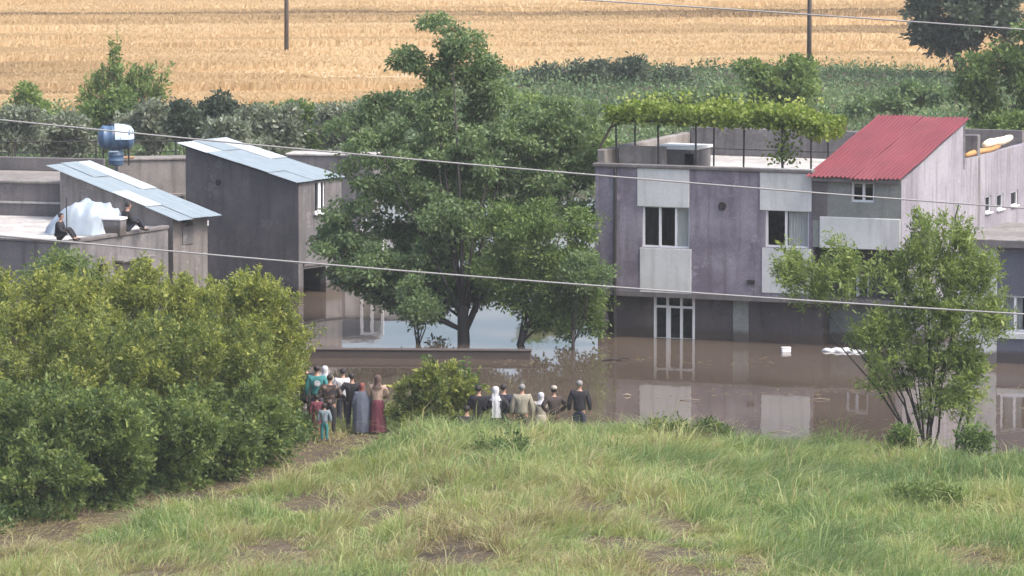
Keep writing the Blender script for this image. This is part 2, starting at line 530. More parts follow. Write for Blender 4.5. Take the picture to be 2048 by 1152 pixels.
def clump_leaves(cen, per, cr, L, rng, up=.35, flat=.75, tone_sd=.17, base_tone=.45, axis_dir=None):
    """leaves around clump centres; returns C, D, L, tone"""
    K = len(cen)
    idx = np.repeat(np.arange(K), per)
    off = rng.normal(size=(K * per, 3)) * cr * np.array([1, 1, flat])
    C = cen[idx] + off
    D = unit(unit(off) * .8 + rng.normal(size=off.shape) * .6 + np.array([0, 0, up]))
    ct = rng.normal(base_tone, tone_sd * .7, K)[idx]
    tone = np.clip(ct + rng.normal(0, tone_sd, K * per), 0, 1)
    LL = L * rng.uniform(.6, 1.3, K * per)
    return C, D, LL, tone


def spray_leaves(cen, ctr, per, length, cr, L, rng, up=.5, tone_sd=.15, base_tone=.45):
    """leaves strung along twigs that grow outward and up from the shrub's middle"""
    K = len(cen)
    ax = unit(unit(cen - ctr) * .7 + rng.normal(size=cen.shape) * .45 + np.array([0, 0, up]))
    idx = np.repeat(np.arange(K), per)
    t = rng.uniform(-.5, .5, K * per)
    ln = (length * rng.uniform(.5, 1.5, K))[idx]
    off = ax[idx] * (t * ln)[:, None] + rng.normal(size=(K * per, 3)) * cr * (1.1 - t - .3)[:, None]
    C = cen[idx] + off
    D = unit(ax[idx] * .8 + rng.normal(size=off.shape) * .55)
    tone = np.clip(rng.normal(base_tone, tone_sd, K)[idx] + .22 * t + rng.normal(0, tone_sd, K * per), 0, 1)
    return C, D, L * rng.lognormal(0, .32, K * per), tone


def lobe_points(lobes, n, rng, shell=.45):
    """points spread through ellipsoids (x,y,z,rx,ry,rz), in proportion to volume, denser toward the skin"""
    lobes = np.array(lobes, float)
    w = lobes[:, 3] * lobes[:, 5]; w /= w.sum()
    k = rng.choice(len(lobes), n, p=w)
    d = unit(rng.normal(size=(n, 3)))
    r = rng.uniform(0, 1, n) ** shell
    return lobes[k, :3] + d * r[:, None] * lobes[k, 3:6]


def bough_points(lobes, n_bough, sub, rad, rng, shell=.4, flat=.65):
    """clump centres gathered into separate boughs: leafy caps with gaps between them"""
    c = lobe_points(lobes, n_bough, rng, shell)
    rr = rad * rng.uniform(.6, 1.35, n_bough)
    i = np.repeat(np.arange(n_bough), sub)
    d = unit(rng.normal(size=(n_bough * sub, 3)) + np.array([0, 0, .55]))
    return c[i] + d * (rr[i] * rng.uniform(.55, 1.0, len(i)))[:, None] * np.array([1, 1, flat])


def limbs(base, targets, r0, rng, fork=.35, n=6, wob=.12):
    mb = MB()
    base = np.array(base, float)
    top = np.mean(targets, axis=0)
    f = base + (top - base) * fork
    f[:2] = base[:2] + (top - base)[:2] * fork * .6
    mid = (base + f) / 2 + rng.normal(size=3) * wob * .5
    mb.tube([base - np.array([0, 0, .3]), mid, f], [r0, r0 * .85, r0 * .7], n)
    for t in targets:
        s = base + (f - base) * rng.uniform(.55, 1.0)
        m1 = s + (t - s) * .5 + rng.normal(size=3) * wob + np.array([0, 0, .1])
        rr = r0 * rng.uniform(.18, .36)
        mb.tube([s, m1, t], [rr, rr * .6, rr * .2], 5)
    return mb


def px_lobes(px, Y, depth=.8):
    """lobes given as picture ellipses at real distance Y -> metres"""
    out = []
    for q in px:
        c = at_y(q[0], q[1], Y + (q[4] if len(q) > 4 else 0))
        s = mpp(Y)
        out.append((*c, q[2] * s, q[2] * s * depth, q[3] * s))
    return out


def make_tree(name, label, cat, lobes, base, mat, bark, n_clumps, per, cr, L, W, r0=.12, group=None, seed=1, n_limb=9, fork=.35, up=.35, shell=.45, tone=.45, flat=.75, zmin=None, spray=0.0, bough=None):
    rng = np.random.default_rng(seed)
    root = empty(name, tuple(base))
    tag(root, label, cat, group)
    b = np.array(base, float)
    cen = bough_points(lobes, bough[0], max(1, n_clumps // bough[0]), bough[1], rng, shell) if bough else lobe_points(lobes, n_clumps, rng, shell)
    if zmin is not None: cen = cen[cen[:, 2] > zmin]
    if spray:
        C, D, LL, tn = spray_leaves(cen, np.array([b[0], b[1], b[2] * .6 + cen[:, 2].mean() * .4]), per, spray, cr, L, rng, up, base_tone=tone)
    else:
        C, D, LL, tn = clump_leaves(cen, per, cr, L, rng, up, flat, base_tone=tone)
    if zmin is not None:
        k = C[:, 2] > zmin - .1; C, D, LL, tn = C[k], D[k], LL[k], tn[k]
    leaf_mesh('crown', C - b, D, LL, LL * (W / L), tn, mat, root, rng)
    tg = lobe_points(lobes, n_limb, rng, .6)
    limbs(np.zeros(3), tg - b, r0, rng, fork).build('trunk', bark, root, smooth=True)
    return root


# ------------------------------------------------------------------ windows
def window(root, u0, u1, w0, w1, v, mull=(), open_panes=(), sill=True, fr=.06, curtain=None, name='window', rear=.12):
    """white framed window set in an opening; root-local front plane at v"""
    f = MB()
    f.box(u0, u1, v - .02, v + .06, w0, w0 + fr); f.box(u0, u1, v - .02, v + .06, w1 - fr, w1)
    edges = [u0] + [u0 + (u1 - u0) * q for q in mull] + [u1]
    f.box(u0, u0 + fr, v - .02, v + .06, w0 + fr, w1 - fr); f.box(u1 - fr, u1, v - .02, v + .06, w0 + fr, w1 - fr)
    for e in edges[1:-1]: f.box(e - fr * .6, e + fr * .6, v - .02, v + .06, w0 + fr, w1 - fr)
    win = f.build(name, M['pvc'], root)
    for k in range(len(edges) - 1):
        a = edges[k] + fr * (1 if k == 0 else .6); b_ = edges[k + 1] - fr * (1 if k == len(edges) - 2 else .6)
        if k in open_panes: continue
        box('pane', M['glass'], win, a, b_, v + .012, v + .03, w0 + fr, w1 - fr)
    if sill: box('sill', M['pvc'], win, u0 - .08, u1 + .08, v - .10, v + .05, w0 - .07, w0 - .004)
    if curtain:
        a, b_ = u0 + (u1 - u0) * curtain[0], u0 + (u1 - u0) * curtain[1]
        mb = MB(); k = 24
        for q in range(k):
            x0, x1 = a + (b_ - a) * q / k, a + (b_ - a) * (q + 1) / k
            y0, y1 = v + curtain[2] + .02 * math.sin(q * 1.9), v + curtain[2] + .02 * math.sin((q + 1) * 1.9)
            mb.quad((x0, y0, w0 + .03), (x1, y1, w0 + .03), (x1, y1, w1 - .02), (x0, y0, w1 - .02))
        mb.build('curtain', M['curtain'], win)
    return win


# ------------------------------------------------------------------ purple house on the right
o = at_z(1190, 672)
A = Frame(o[0], o[1], 22)
ra = A.root('purple_house')
tag(ra, 'two-storey house with purple and off-white plaster, red lean-to roof and flat terrace', 'house')
UR = A.front(1802, 560)[0]                 # right end of the front
UB = A.front(1626, 400)[0]                 # where the red-roofed room starts
ZR = A.front(1350, 331)[1]                 # roof edge
ZS = A.front(1400, 588)[1]                 # underside of the upper storey
DEP, TH = 8.5, .25


def fr(x0, y0, x1, y1, v=0.0):
    a, c = A.front(x0, y1, v), A.front(x1, y0, v)
    return [a[0], c[0], a[1], c[1]]


h1 = fr(1284, 414, 1379, 494); h2 = fr(1530, 421, 1618, 494)
h3 = fr(1702, 364, 1749, 404)
ZP = A.front(1720, 497)[1]                 # underside of the projecting pale wall
ZT = A.front(1802, 359)[1]                 # top of the room's front wall
MB().wall(0, UB, ZS, ZR - .12, 0, TH, [h1, h2]).build('front_wall', M['purple'], ra)
MB().wall(UB + .003, UR, ZP, ZT, -.03, TH, [h3]).build('room_front_wall', M['green_grey'], ra)
# lower storey, set back a little
GV = .38
d1 = fr(1308, 589, 1390, 700, GV); d1[2] = -1.35
uc = A.front(1645, 640, GV)[0]
ug = A.front(1226, 640, GV)[0]
MB().wall(ug, uc, -1.4, ZS - .003, GV, GV + TH, [d1]).build('ground_floor_wall', M['wet_wall'], ra)
# wall under the projecting room, set back further
RV = 1.15
h4 = fr(1694, 549, 1738, 606, RV)
zmid = A.front(1700, 604, RV)[1]
MB().wall(uc - .6, UR - .02, zmid, ZP + .1, RV, RV + TH, [h4]).build('recessed_wall', M['wet_wall'], ra)
MB().wall(uc - .6, UR - .02, -1.4, zmid - .003, RV - .05, RV + TH).build('recessed_base_wall', M['green_grey'], ra)
box('corner_wall', M['wet_wall'], ra, uc - TH, uc - .003, GV + TH + .003, RV + .3, -1.4, ZS - .01)
# side and rear walls
box('left_wall', M['purple'], ra, .0, TH, TH + .003, DEP, -1.4, ZR - .12)
box('rear_wall', M['grey'], ra, TH + .003, UR, DEP - TH, DEP, -1.4, ZR - .12)
mb = MB()
VR = A.side(1935, 219, UR)[0] * .97        # depth of the red-roofed room
ZB = A.world(UR, VR, 0); ZBK = A.side(1920, 248, UR)[1]
mb.hexa([(UR - TH, -.03 + .3, -1.4), (UR, -.027 + .3, -1.4), (UR, VR, -1.4), (UR - TH, VR, -1.4),
         (UR - TH, -.03 + .3, ZT), (UR, -.027 + .3, ZT), (UR, VR, ZBK), (UR - TH, VR, ZBK)])
mb.build('room_side_wall', M['pale_side'], ra)
box('room_corner', M['pale_side'], ra, UR - TH + .004, UR + .002, -.028, .298, ZP, ZT - .02)
mb = MB(); mb.hexa([(UB, TH, ZR - .4), (UB + TH, TH, ZR - .4), (UB + TH, VR, ZR - .4), (UB, VR, ZR - .4),
                    (UB, TH, ZT), (UB + TH, TH, ZT), (UB + TH, VR, ZBK), (UB, VR, ZBK)])
mb.build('room_inner_wall', M['grey'], ra)
box('room_back_wall', M['grey'], ra, UB, UR, VR - TH, VR - .003, ZR - .4, ZBK - .02)
# long rear wing on the right-hand side
VW = 14.5
ZW0 = A.side(1922, 321, UR)[1]
wins = []
for x0, y0, x1, y1 in ((1971, 390, 1983, 426), (1994, 386, 2007, 420), (2022, 380, 2036, 413)):
    a = A.side(x0, y1, UR); c = A.side(x1, y0, UR)
    wins.append((a[0], c[0], a[1], c[1]))
mb = MB().wall(VR + .003, VW, -1.4, ZW0, 0, TH, wins)
mb.v = [(UR - .003 - y, x, z) for x, y, z in mb.v]
mb.build('wing_wall', M['pale_side'], ra)
for a, c, d, e in wins:
    f = MB()
    for q in ((a, a + .05, d, e), (c - .05, c, d, e), (a, c, d, d + .05), (a, c, e - .05, e)):
        f.box(UR - .10, UR - .04, q[0], q[1], q[2], q[3])
    wn_ = f.build('window', M['pvc'], ra)
    box('pane', M['glass'], wn_, UR - .085, UR - .065, a + .05, c - .05, d + .05, e - .05)
    box('sill', M['pvc'], wn_, UR - .06, UR + .06, a - .04, c + .04, d - .05, d - .003)
box('wing_rear_wall', M['dark_grey'], ra, UR - 6, UR - TH - .01, VW - TH, VW, -1.4, ZW0 + .42)
box('wing_left_wall', M['dark_grey'], ra, UR - 6, UR - 5.75, DEP + .003, VW - TH - .003, -1.4, ZW0)
box('wing_roof', M['concrete'], ra, UR - 5.74, UR - TH - .01, DEP + .003, VW - TH - .003, ZW0 - .35, ZW0 - .22)
# terrace slab, stained edge, parapets
ZF = ZR - .33
box('roof_slab', M['concrete'], ra, TH + .003, UR - TH - .01, TH + .003, DEP - .003, ZF - .2, ZF)
lip = MB().box(-.08, UB - .004, -.08, TH - .01, ZR - .117, ZR)
lip.build('roof_edge', M['roof_lip'], ra, bevel=.02)
box('left_parapet', M['tan'], ra, -.04, TH, TH + .002, DEP + .003, ZR - .117, A.side(1220, 294, 0)[1], bevel=.03)
box('rear_parapet', M['grey'], ra, TH + .004, UR, DEP - TH + .003, DEP + .002, ZR - .117, ZF + .95, bevel=.03)
lw = fr(1222, 294, 1330, 330, 1.2)
box('terrace_low_wall', M['tan'], ra, .35, lw[1], 1.2, 1.4, ZF + .002, lw[3], bevel=.02)
# upper storey floor and the slab that carries it
box('floor_slab', M['roof_lip'], ra, .01, UR - TH - .01, .30, DEP - .3, ZS - .17, ZS - .005)
box('slab_edge', M['roof_lip'], ra, -.02, uc, -.035, .30, ZS - .16, ZS - .004)
# painted panels above and below the windows
for q in ((1275, 336, 1379, 412), (1280, 499, 1383, 584), (1520, 338, 1624, 420), (1524, 499, 1622, 585)):
    p = fr(*q)
    box('painted_panel', M['white_wall'], ra, p[0], p[1], -.03, -.003, p[2], p[3], bevel=.008)
p = fr(1640, 438, 1801, 497)
box('painted_panel', M['white_wall'], ra, p[0], UR - .01, -.075, -.035, ZP - .02, p[3], bevel=.02)
p = fr(1626, 362, 1662, 438)
box('patched_plaster', M['dark_grey'], ra, p[0], p[1] - .1, -.05, -.034, p[2], p[3] - .02, bevel=.01)
window(ra, *h1, .10, mull=(.36, .70), open_panes=(1,), curtain=(.70, 1.0, .08))
window(ra, *h2, .10, mull=(.46,), open_panes=(0,), curtain=(.5, .97, .09))
window(ra, *h3, .08, mull=(.52,), open_panes=(), sill=True, fr=.07)
window(ra, *h4, RV + .08, mull=(.46,), open_panes=(1,), sill=False, fr=.07)
# glazed door screen, three bays with a transom
u0, u1, w1 = d1[0], d1[1], d1[3]
f = MB(); zt = A.front(1350, 614, GV)[1]; zb = A.front(1350, 678, GV)[1]
cols = [u0, u0 + (u1 - u0) * .33, u0 + (u1 - u0) * .67, u1]
for k, e in enumerate(cols):
    c0 = min(max(e - .04, u0), u1 - .08)
    f.box(c0, c0 + .08, GV - .02, GV + .07, -1.35, w1)
for k in range(3):
    a, c = min(max(cols[k] - .04, u0), u1 - .08) + .08, min(max(cols[k + 1] - .04, u0), u1 - .08)
    for z in (w1 - .07, zt - .035, zb - .04): f.box(a, c, GV - .015, GV + .065, z, z + .07)
dr = f.build('glazed_door', M['pvc'], ra)
for k in range(3):
    a, c = min(max(cols[k] - .04, u0), u1 - .08) + .08, min(max(cols[k + 1] - .04, u0), u1 - .08)
    box('pane', M['glass'], dr, a, c, GV + .015, GV + .03, zt + .036, w1 - .072)
    if k != 1:
        box('pane', M['glass'], dr, a, c, GV + .015, GV + .03, zb + .031, zt - .036)
    else:
        box('door_leaf', M['pvc'], dr, a + .01, a + .07, GV - .03, GV + .02, -1.3, zt - .04)
        box('pane', M['glass'], dr, a + .072, c, GV + .02, GV + .03, -1.3, zt - .036)
p = fr(1467, 600, 1498, 690, GV)
box('pilaster', M['green_grey'], ra, p[0], p[1], GV - .08, GV - .003, -1.4, ZS - .17, bevel=.015)
p = fr(1225, 345, 1238, 560)
MB().tube([((p[0] + p[1]) / 2, -.07, -.4), ((p[0] + p[1]) / 2, -.07, p[3]), ((p[0] + p[1]) / 2, -.02, p[3] + .12)], .055, 8).build('downpipe', M['dark_metal'], ra)
c = A.front(1445, 412)
MB().lathe([(0, .13, .13), (.05, .13, .13), (.05, .10, .10), (.02, .10, .10)], 16).build('flue_hole', M['dark_void'], ra).matrix_local = Matrix.Translation((c[0], -.002, c[1])) @ Matrix.Rotation(math.pi / 2, 4, 'X')
c = A.front(1503, 565)
MB().box(c[0] - .11, c[0] + .11, -.10, -.002, c[1] - .05, c[1] + .05).box(c[0] - .13, c[0] + .13, -.14, -.002, c[1] + .053, c[1] + .08).build('wall_bracket', M['dark_metal'], ra)
# red corrugated lean-to roof
NW, SEG = 22, 6
e0 = A.front(1612, 353, -.38); e1 = A.front(1803, 359, -.38)
sl = (ZBK - ZT) / VR
V0, V1 = -.38, VR + .25
ua, ub = e0[0], UR + .12
zlow = ZT + .10 + sl * V0
nv = 12
for sh, (i0, i1) in enumerate(((0, 34), (34, 66), (66, 100), (100, NW * SEG))):
    mb = MB(); i0 = max(0, i0 - SEG) if sh else 0; nu = i1 - i0
    for side in (0, 1):
        for j in range(nv + 1):
            vv = V0 + (V1 - V0) * j / nv + (.03 * math.sin(sh * 2.3) if j == 0 else 0)
            for i in range(i0, i1 + 1):
                uu = ua + (ub - ua) * i / (NW * SEG)
                mb.v.append((uu, vv, zlow + .008 * (sh % 2) + sl * (vv - V0) + .028 * math.cos(2 * math.pi * i / SEG) + .015 * math.sin(vv * 1.7 + uu + sh) - side * .005))
        for j in range(nv):
            for i in range(nu):
                q = side * (nu + 1) * (nv + 1) + j * (nu + 1) + i
                fc = (q, q + 1, q + nu + 2, q + nu + 1)
                mb.f.append(fc if side == 0 else fc[::-1])
    mb.build('roof_sheet', M['red_sheet' if sh != 2 else 'red_sheet2'], ra, smooth=True)
box('eave_board', M['roof_lip'], ra, ua + .2, ub - .06, V0 + .08, V0 + .11, zlow - .14, zlow - .045)
# stair hatch with pale slab on the terrace
p = fr(1312, 300, 1392, 330, 2.0)
hb = MB().wall(p[0], p[1], ZF + .002, p[3], 2.0, 2.12, [(p[1] - .42, p[1] - .08, ZF + .1, p[3] - .12)]).box(p[0], p[0] + .12, 2.123, 3.4, ZF + .002, p[3]).box(p[1] - .12, p[1], 2.123, 3.4, ZF + .002, p[3]).box(p[0] + .12, p[1] - .12, 3.28, 3.4, ZF + .002, p[3])
hb.build('stair_hatch', M['grey'], ra)
box('hatch_slab', M['foam'], ra, p[0] - .08, p[1] + .06, 1.9, 3.45, p[3] + .003, p[3] + .09)

# ------------------------------------------------------------------ blue-grey house at the right edge
o = at_z(1916, 722)
Dh = Frame(o[0], o[1], 22)
rd = Dh.root('blue_grey_house')
tag(rd, 'single-storey blue-grey house with a pale corner strip, cut by right frame edge', 'house')
zt = Dh.front(1960, 484)[1]
uw = Dh.front(1994, 600)[0]
hw = [Dh.front(2001, 662)[0], Dh.front(2078, 662)[0], Dh.front(2001, 662)[1], Dh.front(2040, 592)[1]]
MB().wall(uw + .003, 7.5, -1.4, zt, 0, .25, [hw]).build('front_wall', M['blue_grey'], rd)
MB().wall(0, uw, -1.4, zt, -.04, .25).build('pale_corner_wall', M['white_wall'], rd)
box('left_wall', M['white_wall'], rd, 0, .25, .253, 5.5, -1.4, zt)
box('right_wall', M['blue_grey'], rd, 7.25, 7.5, .253, 5.5, -1.4, zt)
box('rear_wall', M['grey'], rd, .253, 7.247, 5.25, 5.5, -1.4, zt)
box('roof_slab', M['tan'], rd, -.12, 7.6, -.22, 5.6, zt + .003, zt + .12, bevel=.02)
box('roof_fascia', M['roof_lip'], rd, -.13, 7.6, -.26, -.223, zt - .12, zt + .10)
window(rd, *hw, .08, mull=(.36, .68), curtain=(.05, .5, .2))
box('window_band', M['white_wall'], rd, hw[0] - .1, hw[1] + .1, -.06, -.003, hw[2] - .22, hw[2] - .08)
c = Dh.front(1915, 478)
pm = MB()
pm.tube([(c[0] - .1, -.1, zt + .12), (c[0], -.1, zt + .55), (c[0] + .18, -.1, zt + .12)], .025, 6)
pm.tube([(c[0], -.1, zt + .5), (c[0] - .05, -.1, zt + .75), (c[0] + .06, -.1, zt + 1.15)], .025, 6)
tg_ = pm.build('aerial_bracket', M['dark_metal'], rd)

# ------------------------------------------------------------------ left: dark two-storey house
o = at_z(598, 592)
E = Frame(o[0], o[1], 35)
re_ = E.root('dark_grey_house')
tag(re_, 'tall dark grey plastered house with a single-slope tin roof', 'house')
zlo = E.front(600, 366)[1]
uL = E.front(371, 300)[0]
zhi = E.front(371, 291)[1]
vD = E.side(683, 400, 0)[0]
zg = E.front(590, 527)[1]
# front (left-facing) wall with sloping head
MB().hexa([(uL, 0, -1.4), (0, 0, -1.4), (0, .25, -1.4), (uL, .25, -1.4), (uL, 0, zhi), (0, 0, zlo), (0, .25, zlo), (uL, .25, zhi)]).build('front_wall', M['dark_grey'], re_)
hE = [E.side(630, 424, 0)[0], E.side(650, 424, 0)[0], E.side(640, 424, 0)[1], E.side(640, 364, 0)[1] - .02]
hG = [E.side(607, 585, 0)[0], E.side(652, 585, 0)[0], -1.3, E.side(630, 535, 0)[1]]
mb = MB().wall(.253, vD, -1.4, zlo - .02, 0, .25, [hE, hG])
mb.v = [(-y, x, z) for x, y, z in mb.v]
mb.build('right_wall', M['grey'], re_)
box('rear_wall', M['dark_grey'], re_, uL, -.253, vD - .25, vD, -1.4, zlo)
MB().hexa([(uL - .003, .253, -1.4), (uL + .25, .253, -1.4), (uL + .25, vD, -1.4), (uL - .003, vD, -1.4), (uL - .003, .253, zhi - .02), (uL + .25, .253, zhi - .09), (uL + .25, vD, zhi - .09), (uL - .003, vD, zhi - .02)]).build('left_wall', M['dark_grey'], re_)
MB().box(-.10, -.04, hE[0], hE[1], hE[2], hE[2] + .05).box(-.10, -.04, hE[0], hE[0] + .05, hE[2] + .05, hE[3]).box(-.10, -.04, hE[1] - .05, hE[1], hE[2] + .05, hE[3]).box(-.09, -.02, (hE[0] + hE[1]) / 2 - .07, (hE[0] + hE[1]) / 2 + .07, hE[2] + .05, hE[3]).build('window', M['pvc'], re_)
box('window_sill', M['pvc'], re_, -.05, .10, hE[0] - .1, hE[1] + .1, hE[2] - .08, hE[2] - .003)
box('pane', M['glass'], re_, -.085, -.07, hE[0] + .05, hE[1] - .05, hE[2] + .05, hE[3])
box('porch_post', M['grey'], re_, -.16, .06, -.10, -.003, -1.4, zg)
box('porch_lintel', M['roof_lip'], re_, -.05, .05, .25, vD, zg - .12, zg)
c = E.front(437, 365)
MB().tube([(c[0], -.05, c[1]), (c[0], .02, c[1])], .10, 10).build('flue_hole', M['dark_void'], re_)


def tin_roof(root, u0, u1, v0, v1, z0, z1, nu, nv, pale, extra=0):
    """sheets laid side by side down the slope: each sheet its own piece, ribs pressed in"""
    for i in range(nu):
        for j in range(nv):
            ua, ub = u0 + (u1 - u0) * i / nu, u0 + (u1 - u0) * (i + 1) / nu + (.06 if i < nu - 1 else 0)
            va, vb = v0 + (v1 - v0) * j / nv, v0 + (v1 - v0) * (j + 1) / nv + (.05 if j < nv - 1 else 0)
            lift = .012 * ((i + 2 * j) % 3) + random.uniform(0, .008)
            mb = MB(); k = 10
            for s in (0, 1):
                for q in range(k + 1):
                    vv = va + (vb - va) * q / k
                    for uu in (ua, ub):
                        zz = z0 + (z1 - z0) * (uu - u0) / (u1 - u0) + lift + .014 * (q % 2) - s * .008
                        mb.v.append((uu, vv, zz))
                for q in range(k):
                    a = s * (2 * k + 2) + 2 * q
                    fc = (a, a + 1, a + 3, a + 2)
                    mb.f.append(fc if s == 0 else fc[::-1])
            mb.build('roof_sheet', M['tin_pale'] if (i, j) in pale else M['tin'], root)


zz1 = (zlo - zhi) / (0 - uL)
ru0, ru1, rv0, rv1 = uL - .22, .12, -.22, vD + .15
tin_roof(re_, ru0, ru1, rv0, rv1, zhi + .05 - zz1 * .22, zlo + .05 + zz1 * .12, 4, 3, {(0, 2), (1, 2), (0, 0)})
for vv in (0.0, vD - .1):
    MB().hexa([(ru0 + .05, vv - .04, zhi - .02), (ru1 - .05, vv - .04, zlo - .05 + 0), (ru1 - .05, vv + .04, zlo - .05), (ru0 + .05, vv + .04, zhi - .02),
               (ru0 + .05, vv - .04, zhi + .04), (ru1 - .05, vv - .04, zlo + .0), (ru1 - .05, vv + .04, zlo + .0), (ru0 + .05, vv + .04, zhi + .04)]).build('rafter', M['dark_metal'], re_)

# ------------------------------------------------------------------ left: flat-roofed house with tin-roofed shed on it
P0 = at_y(140, 482, 168.0)
G = Frame(P0[0], P0[1], 28)
rg = G.root('flat_roofed_house')
tag(rg, 'low grey house with flat terrace roof and a sloping tin-roofed room at left', 'house')
ZG = float(P0[2])
vS = G.side(336, 440, 0)[0]
sb = 12.0
mb = MB().wall(-sb, 0, -1.4, ZG - .1, 0, .25)
mb.build('front_wall', M['grey'], rg)
hs = [(G.side(197, 545, 0)[0], G.side(216, 545, 0)[0], G.side(205, 545, 0)[1], G.side(205, 528, 0)[1])]
mb = MB().wall(.253, vS, -1.4, ZG - .1, 0, .25, hs)
mb.v = [(-y, x, z) for x, y, z in mb.v]
mb.build('right_wall', M['grey'], rg)
box('terrace_slab', M['concrete'], rg, -sb, -.253, .253, vS + 3, ZG - .25, ZG - .08)
box('terrace_edge', M['roof_lip'], rg, -sb, .05, -.05, .25, ZG - .097, ZG, bevel=.02)
box('side_edge', M['roof_lip'], rg, -.24, .055, .255, vS, ZG - .097, ZG + .02, bevel=.02)
a = G.side(228, 525, 0); c_ = G.side(300, 508, 0)
box('canopy_ledge', M['roof_lip'], rg, .003, .35, a[0], c_[0], (a[1] + c_[1]) / 2 - .03, (a[1] + c_[1]) / 2 + .03)
# room under the tin roof: its own axes turned a little more
P1 = at_y(346, 440, 173.6)
S = Frame(P1[0], P1[1], 35)
off = G.loc((P1[0], P1[1], 0)); drot = -math.radians(35 - 28)
def shed(o):
    o.location = tuple(off); o.rotation_euler = (0, 0, drot); return o
zlo = S.front(372, 436)[1]; uL = S.front(120, 350)[0]; zhi = S.front(120, 340)[1]
vD = S.side(415, 470, 0)[0]
shed(MB().hexa([(uL, 0, -1.4), (0, 0, -1.4), (0, .25, -1.4), (uL, .25, -1.4), (uL, 0, zhi), (0, 0, zlo), (0, .25, zlo), (uL, .25, zhi)]).build('room_front_wall', M['tan'], rg))
hw = (S.side(364, 488, 0)[0], S.side(386, 488, 0)[0], S.side(375, 488, 0)[1], S.side(375, 436, 0)[1])
mb = MB().wall(.253, vD, -1.4, zlo - .02, 0, .25, [(hw[0], hw[1], hw[3] - .28, hw[3])])
mb.v = [(-y, x, z) for x, y, z in mb.v]
shed(mb.build('room_right_wall', M['tan'], rg))
shed(box('blocked_window', M['grey'], rg, .002, .03, hw[0], hw[1], hw[2], hw[3] - .30))
shed(box('room_rear_wall', M['tan'], rg, uL, -.253, vD - .25, vD, -1.4, zlo))
shed(MB().hexa([(uL - .003, .253, -1.4), (uL + .2, .253, -1.4), (uL + .2, vD, -1.4), (uL - .003, vD, -1.4), (uL - .003, .253, zhi - .02), (uL + .2, .253, zhi - .09), (uL + .2, vD, zhi - .09), (uL - .003, vD, zhi - .02)]).build('room_left_wall', M['tan'], rg))
sl = (zlo - zhi) / (0 - uL)
before = set(bpy.data.objects)
tin_roof(rg, uL - .4, .45, -.25, vD + .25, zhi + .04 - sl * .4, zlo + .04 + sl * .45, 4, 3, {(0, 2), (1, 2), (2, 0)})
for o in set(bpy.data.objects) - before: shed(o)

# walls of the houses behind the terrace
def simple_house(name, label, px0, px1, Y, top, deg, depth, mat, capmat, parap=.0):
    p = at_y(px0, top, Y)
    fr_ = Frame(p[0], p[1], deg)
    r = fr_.root(name); tag(r, label, 'house')
    u1 = fr_.front(px1, top)[0]; z = float(p[2])
    MB().wall(0, u1, -1.4, z, 0, .25).build('front_wall', mat, r)
    box('left_wall', mat, r, 0, .25, .253, depth, -1.4, z - .01)
    box('right_wall', mat, r, u1 - .25, u1, .253, depth, -1.4, z - .01)
    box('rear_wall', mat, r, .253, u1 - .253, depth - .25, depth, -1.4, z - .01)
    box('roof_slab', capmat, r, -.06, u1 + .06, -.06, depth + .05, z + .003, z + .09, bevel=.02)
    if parap: box('parapet', mat, r, 0, u1, depth - .2, depth, z + .093, z + parap, bevel=.02)
    return fr_, r, u1, z


f1, r1, u1_, z1_ = simple_house('low_house', 'dark grey wall and tan roof top behind the terrace, at left frame edge', -120, 128, 178.5, 363, 15, 4.2, M['dark_grey'], M['tan'], .55)
box('wall_ledge', M['concrete'], r1, -.02, u1_, -.05, -.003, f1.front(60, 407)[1], f1.front(60, 403)[1])
f2, r2, u2_, z2_ = simple_house('tan_house', 'tan plastered house behind the tin-roofed room, beside the tall dark house', 236, 420, 190, 322, -12, 1.0, M['tan'], M['tan'])
box('wall_shelf', M['tan'], r2, f2.front(318, 388)[0], f2.front(372, 388)[0], -.4, -.003, f2.front(340, 391)[1], f2.front(340, 386)[1])
f3, r3, u3_, z3_ = simple_house('far_grey_house', 'grey flat-topped house with pale coping between dark house and big tree', 575, 745, 200, 311, 12, 1.2, M['grey'], M['concrete'])
f4, r4, u4_, z4_ = simple_house('half_hidden_house', 'pale grey house mostly hidden behind the big central tree', 690, 812, 189, 470, 15, 5, M['white_wall'], M['roof_lip'])
hw = [f4.front(722, 565)[0], f4.front(768, 565)[0], .15, 2.1]
window(r4, *hw, -.07, mull=(.5,), sill=True, fr=.09)

# low courtyard wall, mostly under water
o0, o1 = at_z(600, 716), at_z(1062, 719)
ln = float(np.linalg.norm(o1 - o0)); an = math.atan2(o1[1] - o0[1], o1[0] - o0[0])
yw = empty('courtyard_wall', tuple(o0), an)
tag(yw, 'low dark courtyard wall just above the flood water in front of the big tree', 'wall')
box('wall_body', M['wet_wall'], yw, -1.5, ln, 0, .3, -1.4, .24, bevel=.03)
box('coping', M['wet_wall'], yw, -1.52, ln + .02, -.03, .33, .243, .30, bevel=.02)


# ------------------------------------------------------------------ trees
def gz(x, y):
    return float(terrain(np.array([x]), np.array([y]))[0])


